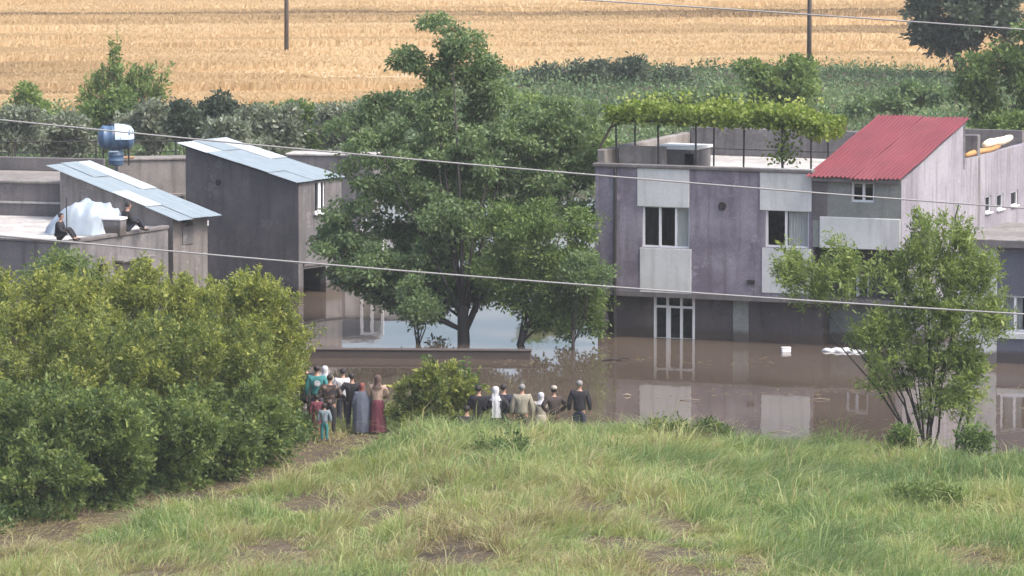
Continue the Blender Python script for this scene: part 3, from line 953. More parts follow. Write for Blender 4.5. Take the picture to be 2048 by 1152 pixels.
# the big tree between the houses
YT = 172.0
big = px_lobes([(884, 62, 46, 36), (900, 95, 40, 36), (915, 120, 50, 40), (880, 140, 40, 40), (838, 108, 40, 34), (842, 128, 34, 28), (822, 128, 30, 30), (800, 122, 32, 32), (940, 112, 46, 45), (915, 165, 80, 62), (990, 160, 42, 50),
                (860, 225, 105, 62), (970, 235, 95, 70), (770, 235, 60, 52), (1070, 245, 80, 60), (1150, 265, 60, 60), (740, 285, 95, 62), (880, 310, 150, 80),
                (1050, 330, 140, 75), (1160, 340, 55, 90), (770, 390, 125, 80), (930, 410, 150, 85), (1090, 400, 90, 60),
                (700, 470, 85, 70), (830, 495, 140, 75), (970, 505, 110, 78), (720, 545, 70, 45), (850, 570, 90, 42),
                (830, 625, 40, 34), (900, 470, 120, 70, -2.2), (970, 540, 60, 48, -2.2), (770, 520, 100, 62, -2.0), (690, 520, 60, 60, -1), (900, 545, 70, 34, -2.2), (660, 500, 40, 40, 0), (1160, 420, 50, 60, -1), (870, 572, 80, 30, -2.4), (965, 575, 60, 28, -2.4), (760, 560, 80, 34, -2), (830, 612, 34, 40, -1), (870, 598, 70, 30, -2), (780, 592, 60, 32, -1.5), (950, 600, 45, 26, -2), (900, 380, 130, 70, -1.5), (980, 300, 110, 60, -1), (860, 250, 90, 60, -1)], YT, .9)
tb = at_z(932, 686)
bt = make_tree('broadleaf_tree', 'tall broadleaf tree standing in flood water between the two house groups', 'tree', big, (tb[0], tb[1], -1.0), M['leaf_big'], M['bark_dark'],
               3200, 36, .13, .155, .08, .24, seed=3, n_limb=15, fork=.35, shell=.5, up=-.1, flat=.6, bough=(400, .44), tone=.52)
# second trunk in the water beside it
for (px, py, hgt, rr, lab, lob, sd_) in (
        (1012, 690, 3.4, .16, 'smaller paler green tree at the lower right of the big tree', [(1050, 470, 95, 66), (1120, 530, 85, 60), (1005, 540, 55, 40), (1150, 460, 48, 66), (1060, 555, 80, 42), (1165, 590, 52, 50), (1090, 610, 50, 36), (1180, 640, 28, 34), (1010, 450, 50, 40), (1080, 632, 50, 30), (1140, 640, 45, 36), (1030, 600, 40, 26)], 21),
        (1138, 700, 2.6, .07, 'thin curved sapling leaning in the water left of purple house', [(1185, 575, 40, 36), (1150, 535, 40, 36)], 22),
        (838, 688, 2.2, .09, 'slim leafy sapling in the water left of the big trunk', [(838, 610, 42, 55), (820, 640, 30, 30)], 23)):
    p = at_z(px, py)
    make_tree('flooded_tree', lab, 'tree', px_lobes(lob, float(p[1]), .9), (p[0], p[1], -1.0), M['leaf_mid'] if sd_ == 21 else M['leaf_big'], M['bark_dark'], 1400 if sd_ == 21 else 140, 26, .12, .14, .065, rr, seed=sd_, n_limb=8, fork=.5, bough=(170, .34) if sd_ == 21 else (18, .26), tone=.5, shell=.5)

# lone willow on the near shore, right
wb = at_z(1852, 905, .25)
YW = float(wb[1])
wl = px_lobes([(1860, 520, 75, 75), (1800, 570, 70, 60), (1700, 545, 60, 45), (1590, 545, 55, 42), (1640, 585, 60, 35), (1930, 560, 60, 75), (1985, 640, 30, 60), (1900, 640, 90, 70), (1790, 660, 95, 60),
               (1740, 690, 70, 40), (1850, 740, 105, 65), (1940, 730, 60, 60), (1830, 470, 22, 44), (1925, 480, 24, 44), (1770, 760, 50, 40), (1900, 810, 65, 40), (1660, 510, 30, 22), (1970, 560, 25, 45)], YW, .85)
rng = np.random.default_rng(5)
wr = empty('willow_tree', tuple(wb)); tag(wr, 'sparse young willow on the near shore in front of the purple house', 'tree')
cen = bough_points(wl, 270, 6, .32, rng, .7, 1.0)
C, D, LL, tn = spray_leaves(cen, wb + np.array([0, 0, 2.2]), 30, .5, .085, .12, rng, .5, base_tone=.68)
leaf_mesh('crown', C - wb, D, LL, LL * .30, tn, M['leaf_willow'], wr, rng)
tr = MB()
tg_ = lobe_points(wl, 18, rng, .7)
for t in tg_:
    s0 = np.array([rng.uniform(-.2, .25) + (1.0 if t[0] > wb[0] + 1.2 else 0) * .9, rng.uniform(-.2, .2), -.25])
    e = t - wb
    q = s0 + (e - s0) * .35 + np.array([0, 0, .45]); q2 = s0 + (e - s0) * .7 + np.array([0, 0, .25])
    r0 = rng.uniform(.016, .042)
    tr.tube([s0, s0 * .6 + q * .4 + rng.normal(size=3) * .05, q, q2, e], [r0, r0 * .85, r0 * .65, r0 * .4, .006], 6)
tr.build('trunk', M['bark_dark'], wr, smooth=True)

# the hedge of tall shrubs along the track, left
HG = 'shrubs of the tall hedge at left'
hedge = [  # px, py of crown centre, radii in px, distance, leaf, label
    (70, 655, 120, 105, 141, 'leaf_hedge', 'yellow-green hedge shrub at left frame edge, top row'),
    (205, 640, 105, 95, 142, 'leaf_hedge', 'tall yellow-green hedge shrub right of the small round-topped tree, top row'),
    (320, 640, 105, 85, 143, 'leaf_hedge', 'tall yellow-green hedge shrub in front of the pale corner wall, top row'),
    (435, 640, 95, 90, 143.5, 'leaf_hedge', 'tall yellow-green hedge shrub in front of the tall dark house, top row'),
    (512, 690, 82, 110, 144, 'leaf_hedge', 'yellow-green hedge shrub at the right end above the standing group'),
    (550, 765, 44, 80, 147, 'leaf_hedge', 'slim yellow-green hedge shrub directly left of the standing group'),
    (40, 770, 115, 120, 135, 'leaf_hedge', 'olive-green hedge shrub at left frame edge, middle row'),
    (185, 770, 115, 115, 136, 'leaf_hedge', 'olive-green hedge shrub second from left edge, middle row'),
    (325, 760, 110, 115, 137.5, 'leaf_hedge', 'olive-green hedge shrub in the middle row, third from left edge'),
    (440, 770, 92, 105, 139.5, 'leaf_hedge', 'olive-green hedge shrub in the middle row nearest the standing group'),
    (50, 905, 105, 115, 128, 'leaf_hedge2', 'deep green leafy shrub at the foot of the hedge, left frame edge'),
    (185, 895, 95, 95, 130, 'leaf_hedge2', 'deep green leafy shrub at the hedge foot, second from left edge'),
    (310, 870, 95, 80, 133, 'leaf_hedge2', 'deep green leafy shrub at the hedge foot, third from left edge'),
    (420, 855, 85, 65, 135.5, 'leaf_hedge2', 'deep green leafy shrub at the hedge foot, fourth from left edge'),
    (500, 850, 60, 45, 138.5, 'leaf_hedge2', 'low bright green nettles at hedge foot beside the standing group')]
for k, (px, py, rx, ry, Y, mt, lab) in enumerate(hedge):
    rng = np.random.default_rng(100 + k)
    rx *= 1.2
    lb = [(px, py, rx * .75, ry * .8, 0)]
    for q in range(11):
        a = rng.uniform(0, 6.283)
        s = rng.uniform(.28, .5)
        lb.append((px + math.cos(a) * rx * .75, py + math.sin(a) * ry * .66, rx * s, ry * s, rng.uniform(-2.2, 1.6)))
    for q in range(4):   # shoots that break the outline
        a = rng.uniform(-1, 1)
        lb.append((px + a * rx * .8, py - ry * rng.uniform(.75, 1.02), rx * .10, ry * .28, 0))
    c = at_y(px, py, Y)
    bz = gz(c[0], Y)
    lobes = px_lobes(lb, Y, .85)
    # skirt down to the ground
    s = mpp(Y)
    zc = (c[2] + bz) / 2
    lobes.append((c[0], Y, max(bz + .4, zc - .3), rx * s * .9, rx * s * .7, max(.5, (c[2] - bz) * .6)))
    hd = mt == 'leaf_hedge'
    make_tree('hedge_shrub', lab, 'shrub', lobes, (c[0], Y, bz), M[mt], M['bark'], 900 if hd else 800, 36, .08 if hd else .085, .105 if hd else .115, .042 if hd else .05, .09, HG, 300 + k, 12, .25,
              up=.6 if hd else .45, shell=.45, tone=.74 if py < 700 else .58 if hd else .55, zmin=bz, spray=.5 if hd else .4, bough=(150, .36))
rng = np.random.default_rng(77)
foot = [at_z(-40, 1058, .5), at_z(180, 1000, .45), at_z(330, 955, .4), at_z(450, 925, .3), at_z(580, 885, .2), at_z(600, 850, .2)]
cw = []
for a, c in zip(foot[:-1], foot[1:]):
    t = rng.uniform(0, 1, 90)[:, None]
    cw.append(a + (c - a) * t + np.concatenate([rng.normal(0, .35, (90, 1)), rng.normal(.5, .7, (90, 1)), np.zeros((90, 1))], 1))
cw = np.concatenate(cw); cw[:, 2] = terrain(cw[:, 0], cw[:, 1]) + rng.uniform(.08, .4, len(cw))
C, D, LL, tn = spray_leaves(cw, cw - np.array([0, 0, .5]), 26, .4, .08, .13, rng, .8, base_tone=.62)
tag(leaf_mesh('hedge_weeds', C, D, LL, LL * .4, tn, M['leaf_low'], None, rng), 'bright green weeds spilling from the hedge foot onto the track', 'weeds', kind='stuff')

# small round-topped tree behind the hedge
c = at_y(125, 545, 152)
make_tree('small_tree', 'small round-topped green tree rising behind the hedge at left', 'tree', px_lobes([(125, 535, 62, 32), (80, 560, 40, 25), (170, 560, 40, 25), (125, 580, 60, 40)], 152), (c[0], 152, -.9), M['leaf_willow'], M['bark_dark'], 130, 40, .17, .15, .06, .09, seed=41, n_limb=9)

# bush between the two groups of people
c = at_y(875, 790, 145.2)
make_tree('roadside_bush', 'round yellow-green bush between the two groups of onlookers', 'bush', px_lobes([(880, 775, 62, 40), (835, 800, 50, 40), (925, 790, 40, 45), (870, 830, 75, 38), (910, 740, 25, 22), (855, 745, 16, 20), (800, 840, 30, 20)], 145.2, .8), (c[0], 145.2, gz(c[0], 145.2) - .05), M['leaf_hedge'], M['bark'], 520, 32, .06, .115, .04, .03, seed=42, n_limb=10, fork=.2, up=.6, tone=.6, spray=.35, bough=(74, .22))
for k, (px, py, lab) in enumerate(((848, 712, 'tall weed stalk sticking up left over the round bush'), (924, 714, 'tall weed stalk with broad leaves right over the round bush'))):
    c = at_y(px, py, 146.3); b0 = at_y(px + 6, 800, 146.3)
    r_ = empty('tall_weed', tuple(b0)); tag(r_, lab, 'weed', 'tall weeds over the bush')
    h = float(c[2] - b0[2])
    MB().tube([(0, 0, -.9), (.02, 0, h * .5), (c[0] - b0[0], 0, h)], [.02, .016, .008], 5).build('stem', M['leaf_mid'], r_)
    rng = np.random.default_rng(50 + k); N = 26
    z = rng.uniform(.45, 1.0, N) * h; a = rng.uniform(0, 6.28, N)
    leaf_mesh('leaf_spray', np.stack([z * 0 + .02, z * 0, z], 1), unit(np.stack([np.cos(a), np.sin(a), np.full(N, .25)], 1)), rng.uniform(.18, .32, N), rng.uniform(.07, .12, N), rng.uniform(.3, 1, N), M['leaf_mid'], r_, rng)

# small bushes on the near bank
for k, (px, py, rx, ry, mt, lab) in enumerate((
        (1950, 880, 34, 34, 'leaf_mid', 'small bright green bush at the willow foot'),
        (1805, 872, 20, 24, 'leaf_mid', 'tiny sapling left of the willow stems'),
        (1330, 858, 40, 24, 'leaf_hedge', 'grey-green weed clump on the shore below the first mirrored panel'),
        (1420, 862, 30, 22, 'leaf_hedge2', 'dark green weed clump on the shore below the purple facade'),
        (1000, 895, 60, 26, 'leaf_hedge2', 'dark green weed clump on the mound in front of the sitting people'),
        (1850, 985, 80, 22, 'leaf_willow', 'broad dark weed patch in the grass below the willow'))):
    p = at_z(px, py + ry, .6 if px > 1300 else .9); Y = float(p[1])
    make_tree('bank_bush', lab, 'bush', px_lobes([(px, py, rx, ry), (px - rx * .6, py + ry * .4, rx * .5, ry * .6), (px + rx * .6, py + ry * .3, rx * .5, ry * .6)], Y, .8), (p[0], Y, gz(p[0], Y) - .03), M[mt], M['bark'], 46, 30, .09, .13, .05, .02, 'small bushes on the grassy bank', 60 + k, 6, .2, up=.5)

# ------------------------------------------------------------------ vegetation behind the houses
FZ = .35
def back_tree(name, lab, cat, lobes_px, Y, mat, n, per, cr, L, W, r0=.1, seed=1, group=None, tone=.45, up=.35, shell=.5, zmin=True):
    lb = px_lobes(lobes_px, Y, .8)
    c = lb[0]
    bz = gz(c[0], Y)
    return make_tree(name, lab, cat, lb, (c[0], Y, bz), M[mat], M['bark'], n, per, cr * .66, L, W, r0, group, seed, 9, .3, tone=tone, up=up, shell=shell, zmin=bz if zmin else None, bough=(max(8, n // 9), cr * 2.4))


TG = 'row of trees behind the left houses'
row = [(30, 270, 75, 62, 226, 'leaf_grey', 'grey-green tree behind the wire fence at left frame edge'),
       (120, 255, 70, 60, 230, 'leaf_grey', 'grey-green tree left of the blue tank'),
       (215, 235, 62, 62, 236, 'leaf_mid', 'green bushy tree directly behind the blue tank'),
       (300, 250, 62, 66, 226, 'leaf_grey', 'pale grey-green tree right of the blue tank'),
       (372, 250, 24, 62, 222, 'leaf_dark', 'narrow dark conifer above the tall dark house roof'),
       (432, 235, 38, 55, 228, 'leaf_dark', 'wider dark conifer above the tin roof ridge'),
       (470, 275, 58, 50, 218, 'leaf_grey', 'pale grey-green tree behind the tall tin roof'),
       (545, 265, 62, 56, 222, 'leaf_grey', 'grey-green tree above the lower edge of the tall tin roof'),
       (620, 255, 60, 52, 228, 'leaf_mid', 'green tree above the far grey house'),
       (690, 250, 60, 58, 224, 'leaf_grey', 'grey-green tree left of the big tree crown')]
for k, (px, py, rx, ry, Y, mt, lab) in enumerate(row):
    rng = np.random.default_rng(500 + k)
    lb = [(px, py, rx * .75, ry * .8)] + [(px + rng.uniform(-.65, .65) * rx, py + rng.uniform(-.6, .5) * ry, rx * rng.uniform(.3, .5), ry * rng.uniform(.3, .45)) for _ in range(6)]
    lb.append((px, py + ry * .7, rx * .8, ry * .6))
    back_tree('background_tree', lab, 'tree', lb, Y, mt, 170, 34, .22, .24, .12, seed=520 + k, group=TG, tone=.5, up=.5)
lb = px_lobes([(230, 200, 60, 42), (228, 150, 26, 42), (231, 108, 11, 28), (262, 160, 28, 24), (292, 150, 20, 13), (198, 170, 22, 24), (230, 240, 60, 50), (310, 185, 28, 36), (180, 195, 28, 34), (275, 195, 45, 36), (330, 150, 10, 8)], 252, .8)
make_tree('tall_shrub', 'sparse light green sapling standing up against the wheat field at left', 'tree', lb, (lb[0][0], 252, FZ), M['leaf_mid'], M['bark'], 420, 18, .10, .22, .075, .05, None, 540, 16, .3, tone=.65, up=1.0, shell=.8, spray=.9)
back_tree('light_shrub', 'light green shrub against the wheat field near left frame edge', 'tree', [(66, 215, 34, 40), (50, 190, 16, 28), (95, 225, 45, 30)], 250, 'leaf_mid', 80, 22, .2, .24, .11, seed=541, tone=.75, up=.6)

# right: hedge bank, leafy trees, big dark tree
back_tree('field_hedge', 'long dark hedge along the wheat field edge, centre right', 'hedge', [(1300, 142, 58, 32), (1230, 152, 60, 26), (1150, 158, 70, 24), (1080, 162, 60, 20), (1340, 160, 30, 20), (1040, 168, 40, 20)], 288, 'leaf_dark', 300, 36, .28, .28, .14, seed=550, tone=.75, up=.4)
back_tree('leafy_tree', 'bright green bushy tree behind the vine terrace, below the right utility pole', 'tree', [(1570, 190, 75, 50), (1505, 160, 30, 38), (1600, 150, 40, 34), (1650, 165, 30, 30), (1530, 215, 60, 40), (1640, 220, 50, 40)], 232, 'leaf_mid', 230, 34, .22, .26, .14, seed=551, tone=.6)
back_tree('large_dark_tree', 'large dark green tree at top right against the wheat field', 'tree', [(1920, 15, 95, 70), (1850, 20, 50, 50), (1990, 20, 60, 60), (1900, 75, 70, 40), (1920, -60, 90, 60), (2040, 10, 50, 60)], 292, 'leaf_dark', 420, 42, .36, .34, .18, .25, seed=552, tone=.65)
back_tree('right_edge_tree', 'loose mid green tree at right frame edge behind the rear wing', 'tree', [(2010, 170, 60, 75), (1950, 190, 50, 60), (2050, 120, 60, 60), (1960, 130, 35, 40), (2000, 240, 70, 40), (2060, 220, 50, 60)], 230, 'leaf_mid', 330, 36, .25, .24, .12, .14, seed=553, tone=.35)
back_tree('garden_tree', 'yellow-green tree showing between big tree crown and purple house', 'tree', [(1130, 250, 60, 55), (1080, 220, 40, 40), (1180, 280, 40, 60), (1150, 320, 60, 60)], 212, 'leaf_mid', 200, 36, .2, .2, .1, seed=554, tone=.7)
back_tree('terrace_bush', 'light green bush showing just behind the middle of the vine pergola', 'bush', [(1390, 205, 60, 30), (1330, 215, 50, 26), (1450, 200, 50, 34)], 218, 'leaf_crop', 150, 30, .2, .2, .1, seed=557, tone=.75)
back_tree('pale_shrub', 'pale green shrub just above the ridge of the red roof', 'tree', [(1800, 205, 60, 28), (1730, 195, 50, 30), (1860, 195, 50, 30)], 245, 'leaf_crop', 120, 32, .22, .24, .13, seed=555, tone=.7)
back_tree('rear_garden_bush', 'bush behind the rolled bundle on the wing roof', 'bush', [(1990, 255, 55, 26), (1940, 262, 40, 22), (2050, 255, 40, 26)], 205, 'leaf_mid', 110, 32, .18, .2, .1, seed=556, tone=.55)

# leafy crop and weeds that nobody could count
rng = np.random.default_rng(70)
N = 120000
yy = rng.uniform(221, 308, N); xx = rng.uniform(-1, 1, N) * (yy * .1 + 3)
k = (yy < wheat_edge(xx) + rng.normal(0, 1.0, N)) & (fbm(xx, yy, 5, 8) > .22)
xx, yy = xx[k], yy[k]; N = len(xx)
hh = rng.uniform(.05, 1.0, N) * (.12 + .75 * fbm(xx, yy, 4, 9) ** 1.5 + .35 * sstep(262, 245, yy))
C = np.stack([xx, yy, terrain(xx, yy) + hh], 1)
D = unit(rng.normal(size=(N, 3)) * .7 + np.array([0, -.2, .7]))
u_ = tag(leaf_mesh('undergrowth', C, D, rng.uniform(.14, .34, N), rng.uniform(.07, .16, N), np.clip(fbm(xx, yy, 6, 12) * 1.3 - .15 + rng.normal(0, .14, N), 0, 1), M['leaf_crop'], None, rng), 'green crop and weeds between houses and wheat field', 'undergrowth', kind='stuff')

# ripe wheat
rng = np.random.default_rng(71)
N = 300000
yy = 264 + rng.uniform(0, 1, N) ** 1.1 * 148; xx = rng.uniform(-1, 1, N) * (yy * .1 + 3)
lod = fbm(xx * .16 + yy * .02, yy - xx * .10, 3.2, 21, 4)         # long bands where the crop has been laid flat
tram = np.abs(((yy - xx * .12 + 4 * vnoise(xx, yy, 30, 22)) % 17.0) - 8.5)
k = (yy > wheat_edge(xx) + rng.normal(0, .5, N)) & ~((lod > .60) & (rng.uniform(0, 1, N) < .7)) & ~((tram < .8) & (vnoise(xx, yy, 8, 23) > .25) & (rng.uniform(0, 1, N) < .9))
xx, yy, lod = xx[k], yy[k], lod[k]; N = len(xx)
hh = .5 * (1 - .7 * sstep(.5, .62, lod)) + .12 * (fbm(xx, yy, 2.5, 24) - .5)
base = np.stack([xx, yy, terrain(xx, yy) + .03], 1)
D = unit(np.stack([rng.normal(.12, .22, N), rng.normal(0, .2, N), np.ones(N)], 1))
wh = rng.uniform(.07, .17, N)
V = np.stack([base + np.array([-.5, 0, 0]) * wh[:, None], base + np.array([.5, 0, 0]) * wh[:, None],
              base + D * hh[:, None] + np.array([.42, 0, 0]) * wh[:, None], base + D * (hh * rng.uniform(.8, 1.15, N))[:, None] - np.array([.42, 0, 0]) * wh[:, None]], 1).reshape(-1, 3)
tone = np.clip(.12 + 1.9 * (fbm(xx * .14 + yy * .03, yy - xx * .1, 5, 25, 4) - .25) + rng.normal(0, .06, N), 0, 1)
tag(mesh_np('wheat', V, np.arange(4 * N).reshape(N, 4), M['wheat'], None, tone), 'ripe golden wheat standing on the far field', 'wheat', kind='stuff')

# ------------------------------------------------------------------ grass on the near bank
rng = np.random.default_rng(72)
NT = 15500                                            # tufts; each tuft throws its own fan of blades
ty = rng.uniform(108, 149, NT); tx = rng.uniform(-1, 1, NT) * (ty * .1 + 1.6)
th_ = (.13 + .72 * fbm(tx, ty, 1.6, 34) ** 1.6) * rng.lognormal(0, .34, NT)
tl = np.stack([rng.normal(.30, .36, NT) + 1.0 * (vnoise(tx, ty, 3, 35) - .5), rng.normal(-.05, .24, NT)], 1)
tt = rng.normal(0, .2, NT)
PER = 29
ti = np.repeat(np.arange(NT), PER); N = len(ti)
ox, oy = rng.normal(0, .11, N), rng.normal(0, .11, N)
xx = tx[ti] + ox; yy = ty[ti] + oy
track = [at_z(-60, 1075, .6), at_z(180, 1015, .5), at_z(400, 950, .4), at_z(600, 893, .2), at_z(700, 872, .15)]
bare = np.zeros(N)
def seg_d(px, py, a, b):
    ab = b[:2] - a[:2]; t = np.clip(((px - a[0]) * ab[0] + (py - a[1]) * ab[1]) / (ab @ ab), 0, 1)
    return np.hypot(px - a[0] - t * ab[0], py - a[1] - t * ab[1])
wob = (fbm(xx, yy, 1.6, 31) - .5)
for a, c in zip(track[:-1], track[1:]):
    bare = np.maximum(bare, 1 - sstep(.8, 2.6, seg_d(xx, yy + .7, a, c) + wob * 3.2))
for px, py, rx, ry in ((770, 965, 95, 16), (640, 945, 90, 12), (1290, 1085, 140, 22), (1340, 1030, 60, 22), (1400, 1130, 150, 26), (1950, 1066, 90, 14), (900, 1110, 80, 12), (300, 1085, 60, 10), (1500, 1100, 60, 14), (560, 1040, 120, 25), (1180, 1010, 40, 10)):
    p = at_z(px, py, 1.1); s = mpp(p[1])
    d = np.hypot((xx - p[0]) / (rx * s), (yy - p[1] + 1.0) / (ry * s / .14 + 1.6))
    bare = np.maximum(bare, 1 - sstep(.45, 1.15, d + wob * 1.4))
dens = fbm(xx, yy, 2.2, 32)
keep = (yy < shore(xx) + .15 + rng.normal(0, .25, N)) & (rng.uniform(0, 1, N) > bare * .72) & (rng.uniform(0, 1, N) < .45 + .9 * dens)
xx, yy, bare, dens, ti, ox, oy = xx[keep], yy[keep], bare[keep], dens[keep], ti[keep], ox[keep], oy[keep]; N = len(xx)
green = .41 + .22 * sstep(116, 136, yy) + 1.1 * (fbm(xx, yy, 2.6, 33) - .5) + .22 * sstep(-1, 9, xx) - .22 * bare
stalk = rng.uniform(0, 1, N) < .035                     # dry seed stalks
tone = np.clip(green + tt[ti] + rng.normal(0, .10, N), 0, 1)
tone[stalk] = rng.uniform(.05, .3, stalk.sum())
hh = th_[ti] * rng.uniform(.5, 1.15, N) * (1 - .75 * bare) * np.where(stalk, 1.35, 1)
base = np.stack([xx, yy, terrain(xx, yy) - .02], 1)
lean = np.concatenate([tl[ti] + np.stack([ox, oy], 1) * 3.6 + rng.normal(0, .25, (N, 2)), np.zeros((N, 1))], 1)
lean[stalk] *= .4
lean *= (1 + 2.2 * bare)[:, None]
tone = np.where(bare > .5, tone * .45, tone)
sd_ = rng.uniform(0, 6.283, N); wd = rng.uniform(.010, .027, N)
S_ = np.stack([np.cos(sd_), np.sin(sd_), np.zeros(N)], 1) * wd[:, None]
Z = np.array([0, 0, 1.0])
mid = base + (Z * .6 + lean * .35) * hh[:, None]
tip = base + (Z * .80 + lean * 1.25) * hh[:, None]
V = np.stack([base - S_ * .5, base + S_ * .5, mid + S_ * .42, tip, mid - S_ * .42], 1).reshape(-1, 3)
idx = np.arange(N)[:, None] * 5
Fq = np.concatenate([idx + np.array([[0, 1, 2, 4]])], 0)
Ft = idx + np.array([[4, 2, 3]])
# quads and tips as one mesh: tips are degenerate-free triangles written as their own faces
me = bpy.data.meshes.new('grass')
me.vertices.add(len(V)); me.vertices.foreach_set('co', V.astype(np.float32).ravel())
loops = np.concatenate([Fq, Ft], 1).astype(np.int32).ravel()
me.loops.add(len(loops)); me.loops.foreach_set('vertex_index', loops)
st = np.stack([np.arange(N) * 7, np.arange(N) * 7 + 4], 1).astype(np.int32).ravel()
me.polygons.add(2 * N); me.polygons.foreach_set('loop_start', st)
me.update(calc_edges=True)
at = me.attributes.new('tone', 'FLOAT', 'FACE'); at.data.foreach_set('value', np.repeat(tone, 2).astype(np.float32))
me.materials.append(M['grass'])
go = bpy.data.objects.new('grass', me); COL.objects.link(go)
tag(go, 'long green and straw coloured grass on the near bank', 'grass', kind='stuff')

# ------------------------------------------------------------------ vine pergola on the terrace of the purple house
VP = .9
pg0 = A.front(1222, 331, VP)[0]; pg1 = A.front(1648, 331, VP)[0]
rp = A.root('vine_pergola')
tag(rp, 'iron pergola on the terrace carrying a bright yellow-green grape vine', 'pergola')
zpt = A.front(1400, 246, VP)[1]
for px in (1233, 1317, 1392, 1487, 1565, 1622):
    u = A.front(px, 320, VP)[0]
    MB().tube([(u, VP, ZF), (u + random.uniform(-.03, .03), VP, zpt)], .035, 6).build('post', M['dark_metal'], rp)
    if px in (1233, 1392, 1622): MB().tube([(u, VP + 1.7, ZF), (u, VP + 1.7, zpt)], .03, 6).build('post', M['dark_metal'], rp)
for vv in (VP, VP + .85, VP + 1.7):
    MB().tube([(pg0, vv, zpt), (pg1, vv, zpt + .02)], .028, 6).build('rail', M['dark_metal'], rp)
rng = np.random.default_rng(80)
st_ = MB()
u = A.front(1203, 325, VP)[0]
st_.tube([(u, VP - .3, ZR - .05), (u + .1, VP - .3, ZR + .55), (u + .32, VP, ZR + 1.1), (u + .9, VP + .2, zpt + .1), (u + 2, VP + .5, zpt + .12)], [.06, .05, .05, .04, .02], 6)
u = A.front(1565, 325, VP)[0]
st_.tube([(u, VP + .05, ZF), (u - .05, VP + .05, ZR + .6), (u + .3, VP + .3, zpt + .1)], [.05, .04, .03], 6)
for k in range(10):
    a = rng.uniform(pg0, pg1 - 1.5); vv = rng.uniform(VP, VP + 1.7)
    st_.tube([(a, vv, zpt + .05), (a + .8, vv + .2, zpt + .15), (a + 1.5, vv - .1, zpt + .1)], .018, 5)
st_.build('vine_stem', M['bark'], rp, smooth=True)
N = 17000
uu = rng.uniform(pg0 - .1, pg1 + .1, N); vv = rng.uniform(VP - .35, VP + 2.1, N)
hi = .52 + .3 * (fbm(uu, vv, .9, 81) - .4) * 1.6
ww = zpt - .12 + rng.uniform(0, 1, N) ** .75 * hi - .35 * sstep(pg1 - 1.6, pg1, uu)
k = fbm(uu, ww + vv, .5, 82) > .28
C = np.stack([uu, vv, ww], 1)[k]; N = len(C)
D = unit(rng.normal(size=(N, 3)) * .6 + np.array([0, -.25, .5]))
fz = rng.uniform(.10, .19, N)
leaf_mesh('vine_foliage', C, D, fz, fz * .85, np.clip(.35 + rng.normal(.12, .2, N) + .3 * (fbm(C[:, 0], C[:, 1], .8, 83) - .5), 0, 1), M['leaf_vine'], rp, rng)
# shoots sticking up and a hanging curtain of leaves near the third post
ns = 46
su = rng.uniform(pg0, pg1 - .6, ns); sv = rng.uniform(VP - .3, VP + 1.9, ns)
cc = np.concatenate([np.stack([su + rng.normal(0, .04, ns), sv, zpt + .55 + q * .09 + 0 * su], 1) for q in range(4)])
hang = np.stack([A.front(1568, 300, VP)[0] + rng.normal(0, .28, 300), VP + rng.normal(0, .2, 300), ZF + rng.uniform(.35, 1.9, 300)], 1)
cc = np.concatenate([cc, hang])
vsh = leaf_mesh('vine_shoots', cc, unit(rng.normal(size=cc.shape) * .7 + np.array([0, -.1, .6])), .16, .11, np.concatenate([rng.uniform(.6, 1, 4 * ns), rng.uniform(0, .5, 300)]), M['leaf_vine'], rp, rng)
vsh['kind'] = 'stuff'

# bundles on the wing parapet
def bundle(name, label, cat, p0, p1, r, mat, sq=1.0, seed=1):
    rr = np.random.default_rng(seed); n_ = 9
    p0, p1 = np.array(p0), np.array(p1)
    path = [p0 + (p1 - p0) * t + np.array([0, 0, .02 * math.sin(7 * t)]) for t in np.linspace(0, 1, n_)]
    rad = [r * (.75 if i in (0, n_ - 1) else 1) * rr.uniform(.9, 1.1) for i in range(n_)]
    c0 = (p0 + p1) / 2
    o = MB().tube([tuple(p - c0) for p in path], rad, 10).build(name, mat, None, smooth=True)
    o.location = tuple(c0)
    return tag(o, label, cat)


def onwing(px, py, du=0.0):
    v, z = A.side(px, py, UR + du)
    return A.world(UR + du, v, z)


pw = lambda px, du, dz: A.world(UR + du, A.side(px, 300, UR)[0], ZW0 + dz)
bundle('rolled_mattress', 'rolled cream mattress lying on the wing parapet, upper right', 'mattress', pw(1978, -.16, .28), pw(2030, -.16, .30), .14, M['cream'], seed=2)
bundle('cloth_bundle', 'orange-brown cloth lying along the wing parapet under the cream roll', 'cloth', pw(1940, -.14, .09), pw(2006, -.14, .12), .09, M['orange_cloth'], seed=3)
bs = MB().lathe([(0, .16, .16), (.02, .22, .22), (.22, .24, .24), (.23, .22, .22), (.04, .19, .19)], 18).build('black_basin', M['dark_metal'])
bs.matrix_world = Matrix.Translation(tuple(pw(1927, -.45, -.02))) @ Matrix.Rotation(1.2, 4, 'X')
tag(bs, 'round black basin propped beside the red-roofed room on the wing', 'basin')

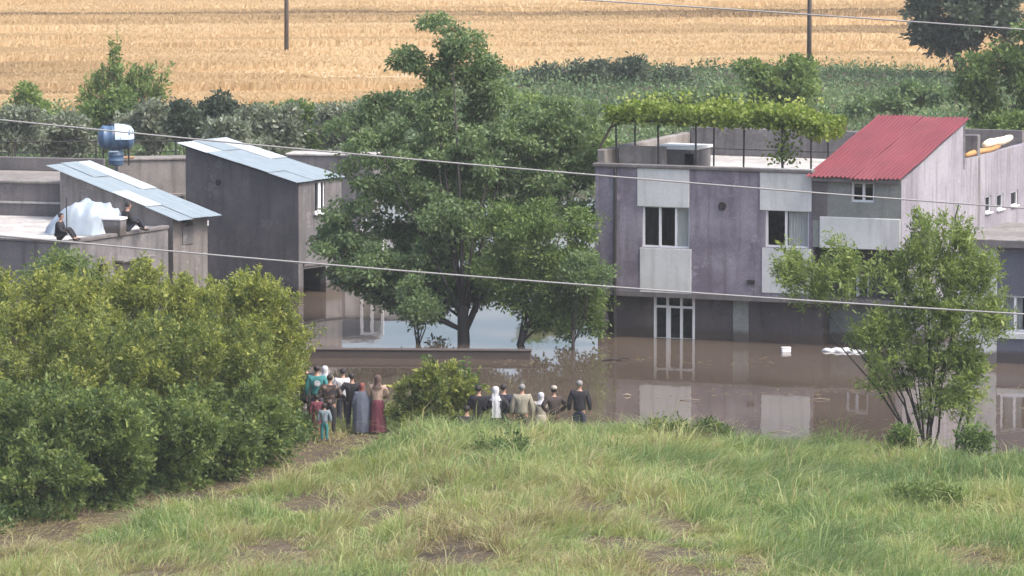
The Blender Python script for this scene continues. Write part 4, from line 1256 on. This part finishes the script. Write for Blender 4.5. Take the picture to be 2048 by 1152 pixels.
# ------------------------------------------------------------------ left terrace: tarpaulin heap, box, mast, tank, fence
c = at_y(168, 470, 171.0); fz = ZG - .08
th = empty('tarpaulin_heap', (c[0], 171.6, fz), -.3); tag(th, 'heap of goods under a wrinkled white-blue tarpaulin on the terrace', 'tarpaulin')
nu, nv = 46, 30
X, Yg = np.meshgrid(np.linspace(-1.25, 1.3, nu), np.linspace(-.95, .95, nv))
e = 1 - (np.abs(X / 1.27) ** 2.6 + np.abs(Yg / .95) ** 3)
prof = np.clip(e, 0, 1) ** .30 * np.interp(X, [-1.25, -.8, -.2, .5, 1.0, 1.3], [.45, .70, 1.02, 1.04, .95, .82])
Zp = prof
wr_ = .05 * np.sin(X * 9 - Zp * 9 + Yg * 5 + 5 * fbm(X, Yg, .5, 90)) + .2 * (fbm(X * 1.4, Yg, .3, 91) - .5)
Zg = np.maximum(prof + wr_ * (prof > .05), .01)
i = (np.arange(nv - 1)[:, None] * nu + np.arange(nu - 1)[None]).ravel()
mesh_np('tarpaulin', np.stack([X + wr_ * .5, Yg, Zg], -1).reshape(-1, 3), np.stack([i, i + 1, i + nu + 1, i + nu], 1), M['tarp'], th, smooth=True)
tb_ = MB()
tb_.tube([(-.25, -1.0, 0), (-.26, -1.0, 1.25)], .02, 6).build('tie_pole', M['dark_metal'], th)
c = at_y(225, 472, 171.3)
bx = empty('terrace_box', (c[0], 170.5, fz), -.35); tag(bx, 'grey box with white rim on the terrace between the two seated figures', 'box')
box('box_body', M['grey'], bx, -.34, .34, 0, .5, 0, .52, bevel=.01)
box('white_rim', M['foam'], bx, -.37, .37, -.03, .53, .523, .60, bevel=.01)
box('white_post', M['foam'], bx, -.39, -.343, -.05, -.003, 0, .52)

c = at_y(232, 275, 187.0); s = mpp(187)
tk = empty('water_tank', (c[0], 187.0, float(c[2]) - .50), .1); tag(tk, 'blue round-ended water tank with a pale blue cover on a barrel', 'tank')
mb = MB()
prof = [(-.66, .02), (-.64, .2), (-.58, .33), (-.48, .42), (-.44, .45), (-.40, .42), (-.18, .44), (-.14, .47), (-.10, .44), (.10, .44), (.14, .47), (.18, .44), (.40, .42), (.44, .45), (.48, .42), (.58, .33), (.64, .2), (.66, .02)]
mb.lathe([(x, r, r) for x, r in prof], 20)
mb.v = [(z, x, y + .5) for x, y, z in mb.v]
mb.build('tank_body', M['blue'], tk, smooth=True)
mb = MB(); nn = 14
for i_ in range(nn + 1):
    x = -.05 + .68 * i_ / nn
    r_ = float(np.interp(x, [-.05, .4, .55, .63], [.485, .465, .38, .24]))
    for q in range(13):
        a = -.45 + (math.pi + .55) * q / 12
        rr = r_ + .015 * math.sin(5 * a + 9 * x)
        mb.v.append((x, rr * math.cos(a), .5 + rr * math.sin(a)))
for i_ in range(nn):
    for q in range(12):
        a = i_ * 13 + q; mb.f.append((a, a + 13, a + 14, a + 1))
mb.build('tank_cover', M['blue_pale'], tk, smooth=True)
MB().lathe([(.93, .12, .12), (1.0, .12, .12), (1.02, .09, .09)], 12, (-.15, 0, 0)).build('filler_cap', M['dark_metal'], tk)
zt_ = float(c[2]) - .50
by = at_y(232, 330, 187.0)
br = empty('blue_barrel', (by[0], 187.0, z2_ + .09), 0); tag(br, 'dark blue barrel carrying the water tank', 'barrel')
hb_ = zt_ - .0 - (z2_ + .09) + .05
MB().lathe([(0, .25, .25), (.05, .27, .27), (hb_ * .3, .27, .27), (hb_ * .33, .285, .285), (hb_ * .36, .27, .27), (hb_ * .66, .27, .27), (hb_ * .69, .285, .285), (hb_ * .72, .27, .27), (hb_ - .04, .27, .27), (hb_, .25, .25)], 18).build('barrel_body', M['blue'], br, smooth=True)
box('barrel_lid', M['blue_pale'], br, -.22, .1, -.3, -.2, hb_ - .05, hb_ - .01)
# posts that carry the tank from the roof behind
for dx in (-.45, .45):
    MB().tube([(dx, .1, -.02 - (zt_ - z2_ - .09)), (dx, .1, .12)], .03, 6).build('support_leg', M['dark_metal'], tk)
MB().tube([tuple(f2.world(f2.front(248, 320)[0], -.05, z2_ + .12)), tuple(f2.world(f2.front(268, 320)[0], -.05, z2_ + .13))], .03, 6).build('orange_pipe', M['orange_cloth'])
tag(bpy.data.objects['orange_pipe'], 'short orange pipe on the tan wall coping beside the barrel', 'pipe')

fn = empty('wire_fence', tuple(at_z(-40, 352, FZ)))
tag(fn, 'dark iron fence with thin rails behind the left houses', 'fence')
Yf = 205.0
fb = np.array(fn.location)
for px in (-30, 30, 85, 140, 192, 250, 310, 352):
    a = at_y(px, 345, Yf); t = at_y(px, 280, Yf)
    MB().tube([tuple(np.array([a[0], Yf, -.3]) - fb), tuple(np.array([t[0], Yf, t[2]]) - fb)], .035, 6).build('post', M['dark_metal'], fn)
for py in (284, 305, 326):
    a, t = at_y(-40, py, Yf), at_y(360, py - 2, Yf)
    MB().tube([tuple(a - fb), tuple(t - fb)], .018 if py > 290 else .03, 5).build('rail', M['dark_metal'], fn)

# ------------------------------------------------------------------ utility poles and overhead cables
for px, py, Y, lab in ((573, 121, 312, 'wooden utility pole on the wheat field, left of the big tree'), (1618, 118, 300, 'wooden utility pole at the field edge, right')):
    p = at_y(px, py, Y)
    r_ = empty('utility_pole', (p[0], Y, FZ)); tag(r_, lab, 'pole', 'utility poles on the wheat field')
    MB().tube([(0, 0, -.3), (.02, 0, 4.5), (.0, 0, 9.0)], [.14, .125, .10], 8).build('shaft', M['pole'], r_, smooth=True)
    MB().box(-.9, .9, -.06, .06, 8.4, 8.52).build('cross_arm', M['pole'], r_)
    for dx in (-.8, 0, .8): MB().lathe([(0, .03, .03), (.05, .06, .06), (.12, .05, .05), (.16, .03, .03)], 10, (dx, 0, 8.523 if dx else 9.0)).build('insulator', M['foam'], r_, smooth=True)


def cable(label, pts, Y, r):
    xs = np.linspace(-900, 2950, 80)
    co = np.polyfit([q[0] for q in pts], [q[1] for q in pts], 2)
    path = [at_y(x, np.polyval(co, x), Y) for x in xs]
    c0 = path[40]
    o = MB().tube([tuple(p - c0) for p in path], r, 6).build('overhead_cable', M['cable'], None, smooth=True)
    o.location = tuple(c0)
    tag(o, label, 'cable', 'overhead cables crossing the view')


cable('thin overhead cable crossing the tin roofs and the red roof eave', [(0, 240), (600, 297), (1190, 351), (2048, 416)], 104, .017)
cable('lowest overhead cable crossing in front of hedge, trunk and willow', [(0, 472), (330, 500), (1190, 572), (2048, 628)], 104, .018)
cable('topmost overhead cable crossing the wheat field at upper right', [(1140, -2), (1617, 29), (2048, 59)], 104, .015)

# ------------------------------------------------------------------ things afloat and stranded
c = at_z(1572, 703)
fx = empty('foam_box', (c[0], c[1], 0), .2); tag(fx, 'small white foam box floating in front of the purple house', 'box')
MB().wall(-.14, .14, -.02, .11, -.09, .09).build('tray', M['foam'], fx, bevel=.015)
box('lid', M['foam'], fx, -.15, .15, -.1, .1, .113, .14, bevel=.01)
c = at_z(1690, 703)
fbg = empty('plastic_sacks', (c[0], c[1], 0), -.3); tag(fbg, 'heap of white plastic sacks floating by the recessed wall', 'sacks')
rng = np.random.default_rng(95)
for k, (dx, dy, rr) in enumerate(((-.45, 0, .24), (-.1, .05, .3), (.3, -.05, .22), (.62, .05, .15))):
    mb = MB(); pr = []
    for t in np.linspace(-1, 1, 9):
        q = math.sqrt(max(0, 1 - t * t)) * rr
        pr.append((t * rr * .55 + .03, max(q, .01) * 1.25, max(q, .01)))
    mb.lathe(pr, 14, (dx, dy, 0))
    mb.v = [(x + .03 * math.sin(19 * y + 11 * z), y, z + .03 * math.sin(17 * x + 5 * y)) for x, y, z in mb.v]
    mb.v = [(x, y, z * .75 - .02) for x, y, z in mb.v]
    mb.build('sack', M['sackcloth'], fbg, smooth=True)


def driftwood(label, p, segs, r, mat):
    e = empty('driftwood', tuple(p)); tag(e, label, 'branch', 'branches afloat in the flood')
    mb = MB()
    for s in segs: mb.tube(s, [r, r * .8, r * .4][:len(s)] if len(s) == 3 else r, 5)
    mb.build('branch', mat, e, smooth=True)
    return e


driftwood('thin dark branch afloat left of the glazed door', at_z(1235, 722), [[(-.5, 0, .0), (-.1, .1, .05), (.1, 0, .02)], [(.0, 0, .02), (.25, .1, .1), (.4, .1, .03)]], .03, M['bark_dark'])
driftwood('pale stick afloat below the floating branch', at_z(1254, 792), [[(-.15, 0, 0), (0, .02, .05), (.12, 0, .02)]], .04, M['twig'])
driftwood('bent bare branch standing out of the water behind the right onlookers', at_z(1172, 778), [[(0, 0, -.3), (-.2, .1, .2), (-.12, .2, .45)], [(-.15, .1, .15), (-.4, 0, .2), (-.45, .1, .35)], [(0, 0, -.2), (.12, .1, .3), (.1, .1, .8)]], .014, M['bark'])
p = at_y(620, 655, 150); driftwood('pale dry branches sticking out of the hedge over the water', (p[0], 150, -.2), [[(-.6, 0, .3), (0, 0, .9), (.75, .1, 1.0)], [(-.5, 0, 0), (-.1, 0, .8), (-.4, .1, 1.1)], [(-.3, .2, .1), (.2, 0, .75), (.5, 0, .65)], [(.1, 0, .92), (.5, -.1, 1.15), (.95, -.1, 1.25)], [(-.4, 0, .2), (.1, -.1, .55), (.15, 0, .2)]], .035, M['twig'])
for k, (px, py, lab) in enumerate(((1380, 801, 'pale twig afloat over the mirrored wall panel'), (1640, 800, 'thin twig afloat left of the willow'), (1560, 865, 'curved pale twig at the near shore right of centre'))):
    driftwood(lab, at_z(px, py), [[(-.3, 0, .01), (0, .05, .04), (.3, 0, .02)]], .018, M['twig'])

# scum, leaves and straw drifting in lines on the water
rng = np.random.default_rng(97)
N = 700
t_ = rng.uniform(0, 1, N); ln_ = rng.integers(0, 4, N)
fx_ = 4.2 + t_ * 13; fy_ = np.choose(ln_, [152.2 + .5 * np.sin(fx_ * .8), 155.5 + .4 * np.sin(fx_ * .5 + 1), 147.5 + .6 * np.sin(fx_ * .7 + 2), 163 + .3 * np.sin(fx_)]) + rng.normal(0, .75, N)
fx_ = np.where(ln_ == 3, fx_ - 9, fx_)
k = vnoise(fx_, fy_, 1.6, 98) > .45
C = np.stack([fx_, fy_, np.full(N, .008)], 1)[k]; N = len(C)
a_ = rng.uniform(0, 6.28, N); lw_ = rng.uniform(.03, .16, N); ww_ = rng.uniform(.012, .035, N)
Dx = np.stack([np.cos(a_), np.sin(a_), 0 * a_], 1); Dy = np.stack([-np.sin(a_), np.cos(a_), 0 * a_], 1)
V = np.stack([C - Dx * lw_[:, None], C - Dy * ww_[:, None], C + Dx * lw_[:, None], C + Dy * ww_[:, None]], 1).reshape(-1, 3)
tag(mesh_np('flotsam', V, np.arange(4 * N).reshape(N, 4), M['grass'], None, rng.uniform(0, .10, N)), 'straw and leaf litter drifting on the flood', 'flotsam', kind='stuff')

# ------------------------------------------------------------------ people
def cloth(name, col, var=.18, scale=9):
    return plain(name, col, .92, var=var, scale=scale, bump=.9, stretch=(1, 1, .45))


SKIN = plain('skin', (.36, .21, .15), .6, var=.06)
HAIR = plain('black_hair', (.018, .014, .012), .7)
GREY = plain('grey_hair', (.22, .215, .21), .8, var=.3)
BROWNH = plain('brown_hair', (.09, .05, .035), .8)
SHOE = plain('dark_shoe', (.03, .027, .025), .7)
EYE = plain('eye', (.02, .015, .012), .3)
m, n, l, b = new_mat('camouflage_cloth')
tc = n.new('ShaderNodeTexCoord'); nz = n.new('ShaderNodeTexNoise'); nz.inputs['Scale'].default_value = 7; nz.inputs['Detail'].default_value = 1
l.new(tc.outputs['Object'], nz.inputs['Vector'])
r = ramp(n, [(.38, (.035, .028, .03)), (.45, (.12, .075, .06)), (.52, (.22, .17, .15)), (.60, (.07, .05, .05))]); r.color_ramp.interpolation = 'CONSTANT'
l.new(nz.outputs['Fac'], r.inputs[0]); l.new(r.outputs[0], b.inputs['Base Color']); b.inputs['Roughness'].default_value = .95
CAMO = m


def skinned(name, nodes, chains, mat, parent, roots, sub=1):
    """nodes: key -> (x,y,z,rx,ry); chains: lists of keys"""
    keys = list(nodes); ix = {k: i for i, k in enumerate(keys)}
    es = []
    for ch in chains:
        es += [(ix[a], ix[c]) for a, c in zip(ch[:-1], ch[1:])]
    me = bpy.data.meshes.new(name)
    me.from_pydata([nodes[k][:3] for k in keys], es, [])
    o = bpy.data.objects.new(name, me); COL.objects.link(o)
    o.parent = parent
    md = o.modifiers.new('Skin', 'SKIN'); md.use_smooth_shade = True
    sv = me.skin_vertices[0].data
    for k in keys:
        q = nodes[k]
        sv[ix[k]].radius = (q[3], q[4] if len(q) > 4 else q[3])
        sv[ix[k]].use_root = k in roots
    ss = o.modifiers.new('Subdivision', 'SUBSURF'); ss.levels = sub; ss.render_levels = sub
    me.materials.append(mat)
    return o


def person(label, px=None, py=None, loc=None, h=1.72, turn=0.0, top=None, legs=None, hair=HAIR, scarf=None, longscarf=False, skirt=None, cloak=None, arms='down', pose='stand', group=None, headk=1.0, cap=None, emblem=None, longcoat=False):
    if loc is None:
        z = .1
        for _ in range(4):
            p = at_z(px, py, z); z = gz(p[0], p[1])
        loc = (p[0], p[1], z)
    root = empty('person', loc, turn)
    s = h / 1.72
    root.scale = (s, s, s)
    tag(root, label, 'person', group)
    dz, fw = 0.0, 0.0
    if pose == 'sit': dz = -.93 + .13
    if pose == 'crouch': dz = -.93 + .36
    lean = .0 if pose == 'stand' else .10
    def b(z): return lean * max(0, (z - .93)) * 1.6
    N_ = {'pelvis': (0, 0, .93 + dz, .145, .11), 'waist': (0, b(1.08), 1.08 + dz, .145, .11), 'chest': (0, b(1.28), 1.28 + dz, .172, .12),
          'neckbase': (0, b(1.42), 1.42 + dz, .075, .065), 'neck': (0, b(1.48) + .012, 1.485 + dz, .05, .052),
          'jaw': (0, b(1.55) + .03, 1.555 + dz, .064 * headk, .078 * headk), 'skull': (0, b(1.62) + .012, 1.63 + dz, .077 * headk, .094 * headk), 'crown': (0, b(1.7) + .008, 1.69 + dz, .052 * headk, .064 * headk)}
    ch = [['pelvis', 'waist', 'chest', 'neckbase', 'neck', 'jaw', 'skull', 'crown']]
    roots = {'pelvis'}
    hb = b(1.62) + .012
    N_['nose_a'] = (0, hb + .085 * headk, 1.615 + dz, .012); N_['nose_b'] = (0, hb + .112 * headk, 1.592 + dz, .013); ch.append(['nose_a', 'nose_b']); roots.add('nose_a')
    N_['lip_a'] = (-.02, hb + .088 * headk, 1.555 + dz, .008); N_['lip_b'] = (.02, hb + .088 * headk, 1.555 + dz, .008); ch.append(['lip_a', 'lip_b']); roots.add('lip_a')
    for sg, nm in ((-1, 'l'), (1, 'r')):
        N_['ear_a' + nm] = (sg * .078 * headk, hb - .005, 1.645 + dz, .014); N_['ear_b' + nm] = (sg * .08 * headk, hb, 1.60 + dz, .012)
        ch.append(['ear_a' + nm, 'ear_b' + nm]); roots.add('ear_a' + nm)
        sh = (sg * .198, b(1.39) - .005, 1.385 + dz)
        if arms == 'down': e_, w_, q_ = (sg * .275, -.03, 1.12 + dz), (sg * .285, .03, .88 + dz), (sg * .285, .05, .80 + dz)
        elif arms == 'front': e_, w_, q_ = (sg * .30, .0, 1.14 + dz), (sg * .12, .19, 1.06 + dz), (sg * .05, .23, 1.07 + dz)
        elif arms == 'hip': e_, w_, q_ = (sg * .37, -.05, 1.16 + dz), (sg * .20, .05, .98 + dz), (sg * .15, .10, .96 + dz)
        else: e_, w_, q_ = (sg * .25, .14, 1.14 + dz), (sg * .16, .36, 1.10 + dz), (sg * .15, .43, 1.10 + dz)   # 'knees'
        N_['sho' + nm] = (*sh, .066); N_['elb' + nm] = (*e_, .049); N_['wri' + nm] = (*w_, .028); N_['pal' + nm] = (*q_, .034, .022)
        ch.append(['chest', 'sho' + nm, 'elb' + nm, 'wri' + nm, 'pal' + nm])
        d_ = Vector(q_) - Vector(w_); d_.normalize()
        sd1 = d_.cross(Vector((1, 0, 0)) if abs(d_.z) > .5 else Vector((0, 0, 1))); sd1.normalize()
        for fi, (o_, ln_) in enumerate(((-.026, .062), (-.009, .075), (.009, .07), (.026, .055))):
            a0 = Vector(q_) + sd1 * o_ + d_ * .015; a1 = a0 + d_ * ln_ * .6; a2 = a1 + (d_ * .7 + Vector((-sg * .5, .35, 0))) * ln_ * .5
            for t_, a_ in zip('abc', (a0, a1, a2)): N_[f'fin{nm}{fi}{t_}'] = (*a_, .0095)
            ch.append([f'fin{nm}{fi}{t_}' for t_ in 'abc']); roots.add(f'fin{nm}{fi}a')
        a0 = Vector(w_) + d_ * .03 + sd1 * -.02; a1 = a0 + sd1 * -.03 + d_ * .03; a2 = a1 + d_ * .035
        for t_, a_ in zip('abc', (a0, a1, a2)): N_[f'thu{nm}{t_}'] = (*a_, .0105)
        ch.append([f'thu{nm}{t_}' for t_ in 'abc']); roots.add(f'thu{nm}a')
        if pose == 'stand': hp, kn, an, to = (sg * .09, 0, .87), (sg * .105, .015, .48), (sg * .11, -.02, .09), (sg * .12, .12, .04)
        elif pose == 'sit': hp, kn, an, to = (sg * .09, .06, .87 + dz), (sg * .14, .38, .42), (sg * .12, .60, .08), (sg * .13, .73, .045)
        else: hp, kn, an, to = (sg * .10, .05, .87 + dz), (sg * .16, .38, .50), (sg * .13, .10, .09), (sg * .15, .26, .04)
        N_['hip' + nm] = (*hp, .088); N_['kne' + nm] = (*kn, .056); N_['ank' + nm] = (*an, .038); N_['toe' + nm] = (*to, .032)
        ch.append(['pelvis', 'hip' + nm, 'kne' + nm, 'ank' + nm, 'toe' + nm])
    skinned('body', N_, ch, SKIN, root, roots)
    def grow(keys, g):
        out = {}
        for k in keys:
            q = N_[k]; out[k] = (*q[:3], q[3] + g, (q[4] if len(q) > 4 else q[3]) + g)
        return out
    if top is not None:
        J = grow(['waist', 'chest', 'neckbase', 'shol', 'elbl', 'wril', 'shor', 'elbr', 'wrir'], .030)
        J['neckbase'] = (*N_['neckbase'][:2], N_['neckbase'][2] - .015, .088, .08)
        hz = .86 + dz if pose == 'stand' else .90 + dz
        J['hem'] = (0, 0, hz - (.32 if longcoat else 0), .205, .155); J['hipj'] = (0, 0, .98 + dz, .19, .145)
        jk = skinned('jacket', J, [['hem', 'hipj', 'waist', 'chest', 'neckbase'], ['chest', 'shol', 'elbl', 'wril'], ['chest', 'shor', 'elbr', 'wrir']], top, root, {'chest'})
        if emblem is not None:
            mb = MB(); mb.lathe([(0, .085, .085), (.012, .08, .08)], 16)
            q = mb.build('back_emblem', emblem, jk); q.matrix_local = Matrix.Translation((.03, -.152, 1.24)) @ Matrix.Rotation(math.pi / 2, 4, 'X')
    if legs is not None:
        T_ = grow(['hipl', 'knel', 'ankl', 'hipr', 'kner', 'ankr'], .026); T_['pelvis'] = (*N_['pelvis'][:3], .16, .125)
        T_['waistb'] = (0, 0, 1.0 + dz, .14, .11)
        skinned('trousers', T_, [['waistb', 'pelvis', 'hipl', 'knel', 'ankl'], ['pelvis', 'hipr', 'kner', 'ankr']], legs, root, {'pelvis'})
    for sg, nm in ((-1, 'l'), (1, 'r')):
        a, t = N_['ank' + nm], N_['toe' + nm]
        dv = Vector(t[:3]) - Vector(a[:3])
        MB().tube([Vector(a[:3]) - dv * .35 + Vector((0, 0, -.035)), Vector(a[:3]) + dv * .2 + Vector((0, 0, -.03)), Vector(a[:3]) + dv * .8 + Vector((0, 0, -.015)), Vector(t[:3]) + dv * .25], [.036, .046, .045, .028], 8).build('shoe', SHOE, root, smooth=True)
    for sg in (-1, 1):
        MB().lathe([(-.011, .002, .002), (-.007, .009, .009), (0, .012, .012), (.007, .009, .009), (.011, .002, .002)], 8, (sg * .03, hb + .082 * headk, 1.632 + dz)).build('eye', EYE, root, smooth=True)
    cz = 1.638 + dz
    if scarf is not None:
        pr = [(1.745, .012, .012), (1.735, .06, .07), (1.70, .092, .108), (1.64, .105, .118), (1.57, .098, .108), (1.50, .088, .092), (1.45, .12, .105), (1.40, .185, .135), (1.35, .205, .15)]
        mb = MB().lathe([(z + dz, rx * headk if z > 1.45 else rx, ry * headk if z > 1.45 else ry, 0, b(z) - .005) for z, rx, ry in pr], 18, caps=(True, False))
        keep = []
        for f_ in mb.f:
            cx = sum(mb.v[i][0] for i in f_) / len(f_); cy = sum(mb.v[i][1] for i in f_) / len(f_); cz_ = sum(mb.v[i][2] for i in f_) / len(f_)
            if cy - b(1.62) > .055 and abs(cx) < .07 and 1.54 + dz < cz_ < 1.70 + dz: continue
            keep.append(f_)
        mb.f = keep
        sc_ = mb.build('headscarf', scarf, root, smooth=True)
        if longscarf:
            mb = MB(); rows = 12
            for r_ in range(rows + 1):
                z = 1.56 - r_ * .058
                wd_ = .085 + .05 * (r_ / rows) + .012 * math.sin(r_ * 1.7)
                for q in range(7):
                    t = q / 6 - .5
                    mb.v.append((t * 2 * wd_ + .015 * r_ / rows, -.125 - .05 * sstep(1.5, 1.35, z) - .015 * math.cos(t * 9) + .0, z + dz))
            for r_ in range(rows):
                for q in range(6):
                    a = r_ * 7 + q; mb.f.append((a, a + 1, a + 8, a + 7))
            mb.build('scarf_tail', scarf, sc_, smooth=True)
    elif hair is not None:
        mb = MB(); pr = []
        for t in np.linspace(-.75, 1, 10):
            q = math.sqrt(max(1e-4, 1 - t * t)); pr.append((cz + t * .092 * headk, q * .09 * headk, q * .108 * headk))
        mb.lathe(pr, 18, (0, hb - .012, 0))
        keep = []
        for f_ in mb.f:
            c = [sum(mb.v[i][k] for i in f_) / len(f_) for k in range(3)]
            if c[1] > hb + .02 and c[2] < cz + .03: continue
            if c[2] < cz - .05 and c[1] > hb - .05: continue
            keep.append(f_)
        mb.f = keep
        mb.build('hair', hair, root, smooth=True)
    if cap is not None:
        MB().lathe([(cz + .02, .094, .112), (cz + .07, .092, .108), (cz + .11, .07, .085), (cz + .125, .02, .02)], 16, (0, hb - .005, 0)).build('cap', cap, root, smooth=True)
    if skirt is not None:
        MB().lathe([(1.02, .16, .13), (.92, .19, .155), (.7, .215, .185), (.4, .235, .215), (.07, .265, .25)], 36, fold=.07, caps=(True, False)).build('skirt', skirt, root, smooth=True)
    if cloak is not None:
        MB().lathe([(1.50, .075, .08), (1.44, .14, .12), (1.38, .215, .15), (1.2, .27, .19), (.9, .30, .22), (.5, .31, .24), (.10, .32, .26)], 40, fold=.05, nf=8, caps=(True, False)).build('cloak', cloak, root, smooth=True)
    return root


BLACK = cloth('black_cloth', (.02, .02, .024)); NAVY = cloth('navy_cloth', (.028, .032, .05)); WHITE = cloth('white_cloth', (.50, .50, .53), .12)
TEAL = cloth('teal_cloth', (.04, .19, .20), .35, 5); MAROON = cloth('maroon_cloth', (.14, .035, .055)); TAN = cloth('tan_pink_cloth', (.46, .33, .26), .4, 16)
SLATE = cloth('slate_cloth', (.10, .115, .155), .2, 5); OLIVE = cloth('grey_olive_cloth', (.27, .25, .20), .15); BROWN = cloth('brown_cloth', (.10, .065, .055))
DKBROWN = cloth('dark_brown_cloth', (.055, .042, .04)); PALEBLUE = cloth('grey_blue_cloth', (.19, .24, .28)); RUST = cloth('rust_cloth', (.20, .07, .06)); SAND = cloth('sand_cloth', (.38, .34, .29), .2)
G1, G2 = 'onlookers standing beside the hedge', 'onlookers behind the grassy mound'
person('person in black coat and brown trousers, leftmost of the group by the hedge', 612, 846, h=1.72, top=BLACK, legs=DKBROWN, hair=BROWNH, arms='front', turn=.3, group=G1, longcoat=True)
person('person in teal top with a white emblem on the back', 634, 856, h=1.78, top=TEAL, legs=NAVY, emblem=WHITE, turn=-.1, group=G1)
person('person in a white headscarf half hidden behind the teal top', 650, 846, h=1.62, top=SAND, skirt=SLATE, legs=NAVY, scarf=WHITE, turn=.2, group=G1)
person('person in camouflage jacket and black trousers with hands in front', 660, 872, h=1.72, top=CAMO, legs=BLACK, arms='front', turn=-.15, group=G1)
person('child in a long maroon dress in front of the teal top', 634, 872, h=1.15, top=MAROON, skirt=MAROON, legs=MAROON, headk=1.25, turn=.1, group=G1)
person('small child in grey-blue top and bright teal trousers, nearest of the group', 649, 884, h=1.06, top=PALEBLUE, legs=TEAL, headk=1.3, turn=-.1, group=G1)
person('person in white shirt standing behind the black jacket', 686, 856, h=1.70, top=WHITE, legs=NAVY, turn=.15, group=G1)
person('person in black jacket and dark trousers between white shirt and grey cloak', 704, 866, h=1.68, top=BLACK, legs=NAVY, turn=-.1, arms='hip', group=G1)
person('person wrapped in a long slate-grey cloak with a rust headscarf', 724, 868, h=1.42, cloak=SLATE, scarf=RUST, top=SLATE, skirt=SLATE, turn=.1, group=G1)
person('person in tan cardigan and long maroon skirt, rightmost by the hedge', 756, 868, h=1.64, top=TAN, skirt=MAROON, scarf=BROWN, arms='front', turn=-.25, group=G1)


def back(px, head_py, Y, **kw):
    """someone behind the mound: stands on the shore at distance Y; height from where the head shows"""
    t = at_y(px, head_py, Y); z = gz(t[0], Y)
    return person(loc=(t[0], Y, z), px=None, **kw)


back(957, 756, 143.0, label='person in black coat with raised collar, left of the white scarf', h=1.72, top=BLACK, legs=BLACK, arms='front', turn=-.4, group=G2, longcoat=True)
back(932, 790, 142.6, label='person crouching in black, leftmost behind the mound', h=1.72, top=BLACK, legs=NAVY, hair=HAIR, pose='crouch', arms='knees', turn=-.2, group=G2)
back(991, 762, 142.4, label='person with a long white scarf down the back of a black coat', h=1.66, top=BLACK, legs=BLACK, scarf=WHITE, longscarf=True, arms='hip', turn=0.05, group=G2, longcoat=True)
back(1007, 757, 143.4, label='person in navy jacket mostly hidden behind the white scarf', h=1.72, top=NAVY, legs=BLACK, turn=-.3, group=G2)
back(1044, 758, 142.8, label='grey-haired person in a grey-olive shirt facing the flood', h=1.72, top=OLIVE, legs=DKBROWN, hair=GREY, turn=.0, group=G2)
back(1082, 775, 143.5, label='small person in sand-coloured clothes and white headscarf', h=1.45, top=SAND, skirt=SAND, legs=SAND, scarf=WHITE, turn=.1, group=G2)
back(1108, 768, 142.8, label='person in dark brown jacket with a pale cap, second from right', h=1.6, top=DKBROWN, legs=BROWN, cap=SAND, arms='hip', turn=.3, group=G2)
back(1159, 757, 142.6, label='grey-haired person in a black jacket, rightmost behind the mound', h=1.72, top=BLACK, legs=NAVY, hair=GREY, arms='down', turn=-.1, group=G2)
q = G.world(G.front(116, 479, .1)[0], .10, ZG + .002)
person('person in black sitting on the terrace edge beside the tarpaulin, left', loc=tuple(q), h=1.62, top=BLACK, legs=BLACK, pose='sit', arms='knees', turn=-math.pi / 2 - .2, hair=HAIR, group='people sitting on the terrace')
q = G.world(-.10, G.side(250, 457, -.1)[0], ZG + .022)
person('person in black sitting under the tin eave, right of the tarpaulin', loc=tuple(q), h=1.78, top=BLACK, legs=NAVY, pose='sit', arms='knees', turn=-math.pi / 2 + .45, hair=HAIR, group='people sitting on the terrace')

# ------------------------------------------------------------------ thin haze volume, added to lift the darks and soften contrast
hz = MB().box(-2600, 2600, -70, 3100, -2.4, 27.0).build('haze', bpy.data.materials.new('added_haze'))
tag(hz, 'thin haze volume added over the scene to lift its dark tones', 'haze', kind='stuff')
m = hz.data.materials[0]; m.use_nodes = True
n = m.node_tree.nodes; n.clear()
vo = n.new('ShaderNodeVolumePrincipled'); ou = n.new('ShaderNodeOutputMaterial')
vo.inputs['Color'].default_value = (.86, .90, .92, 1); vo.inputs['Density'].default_value = .00023; vo.inputs['Anisotropy'].default_value = .0
m.node_tree.links.new(vo.outputs[0], ou.inputs['Volume'])
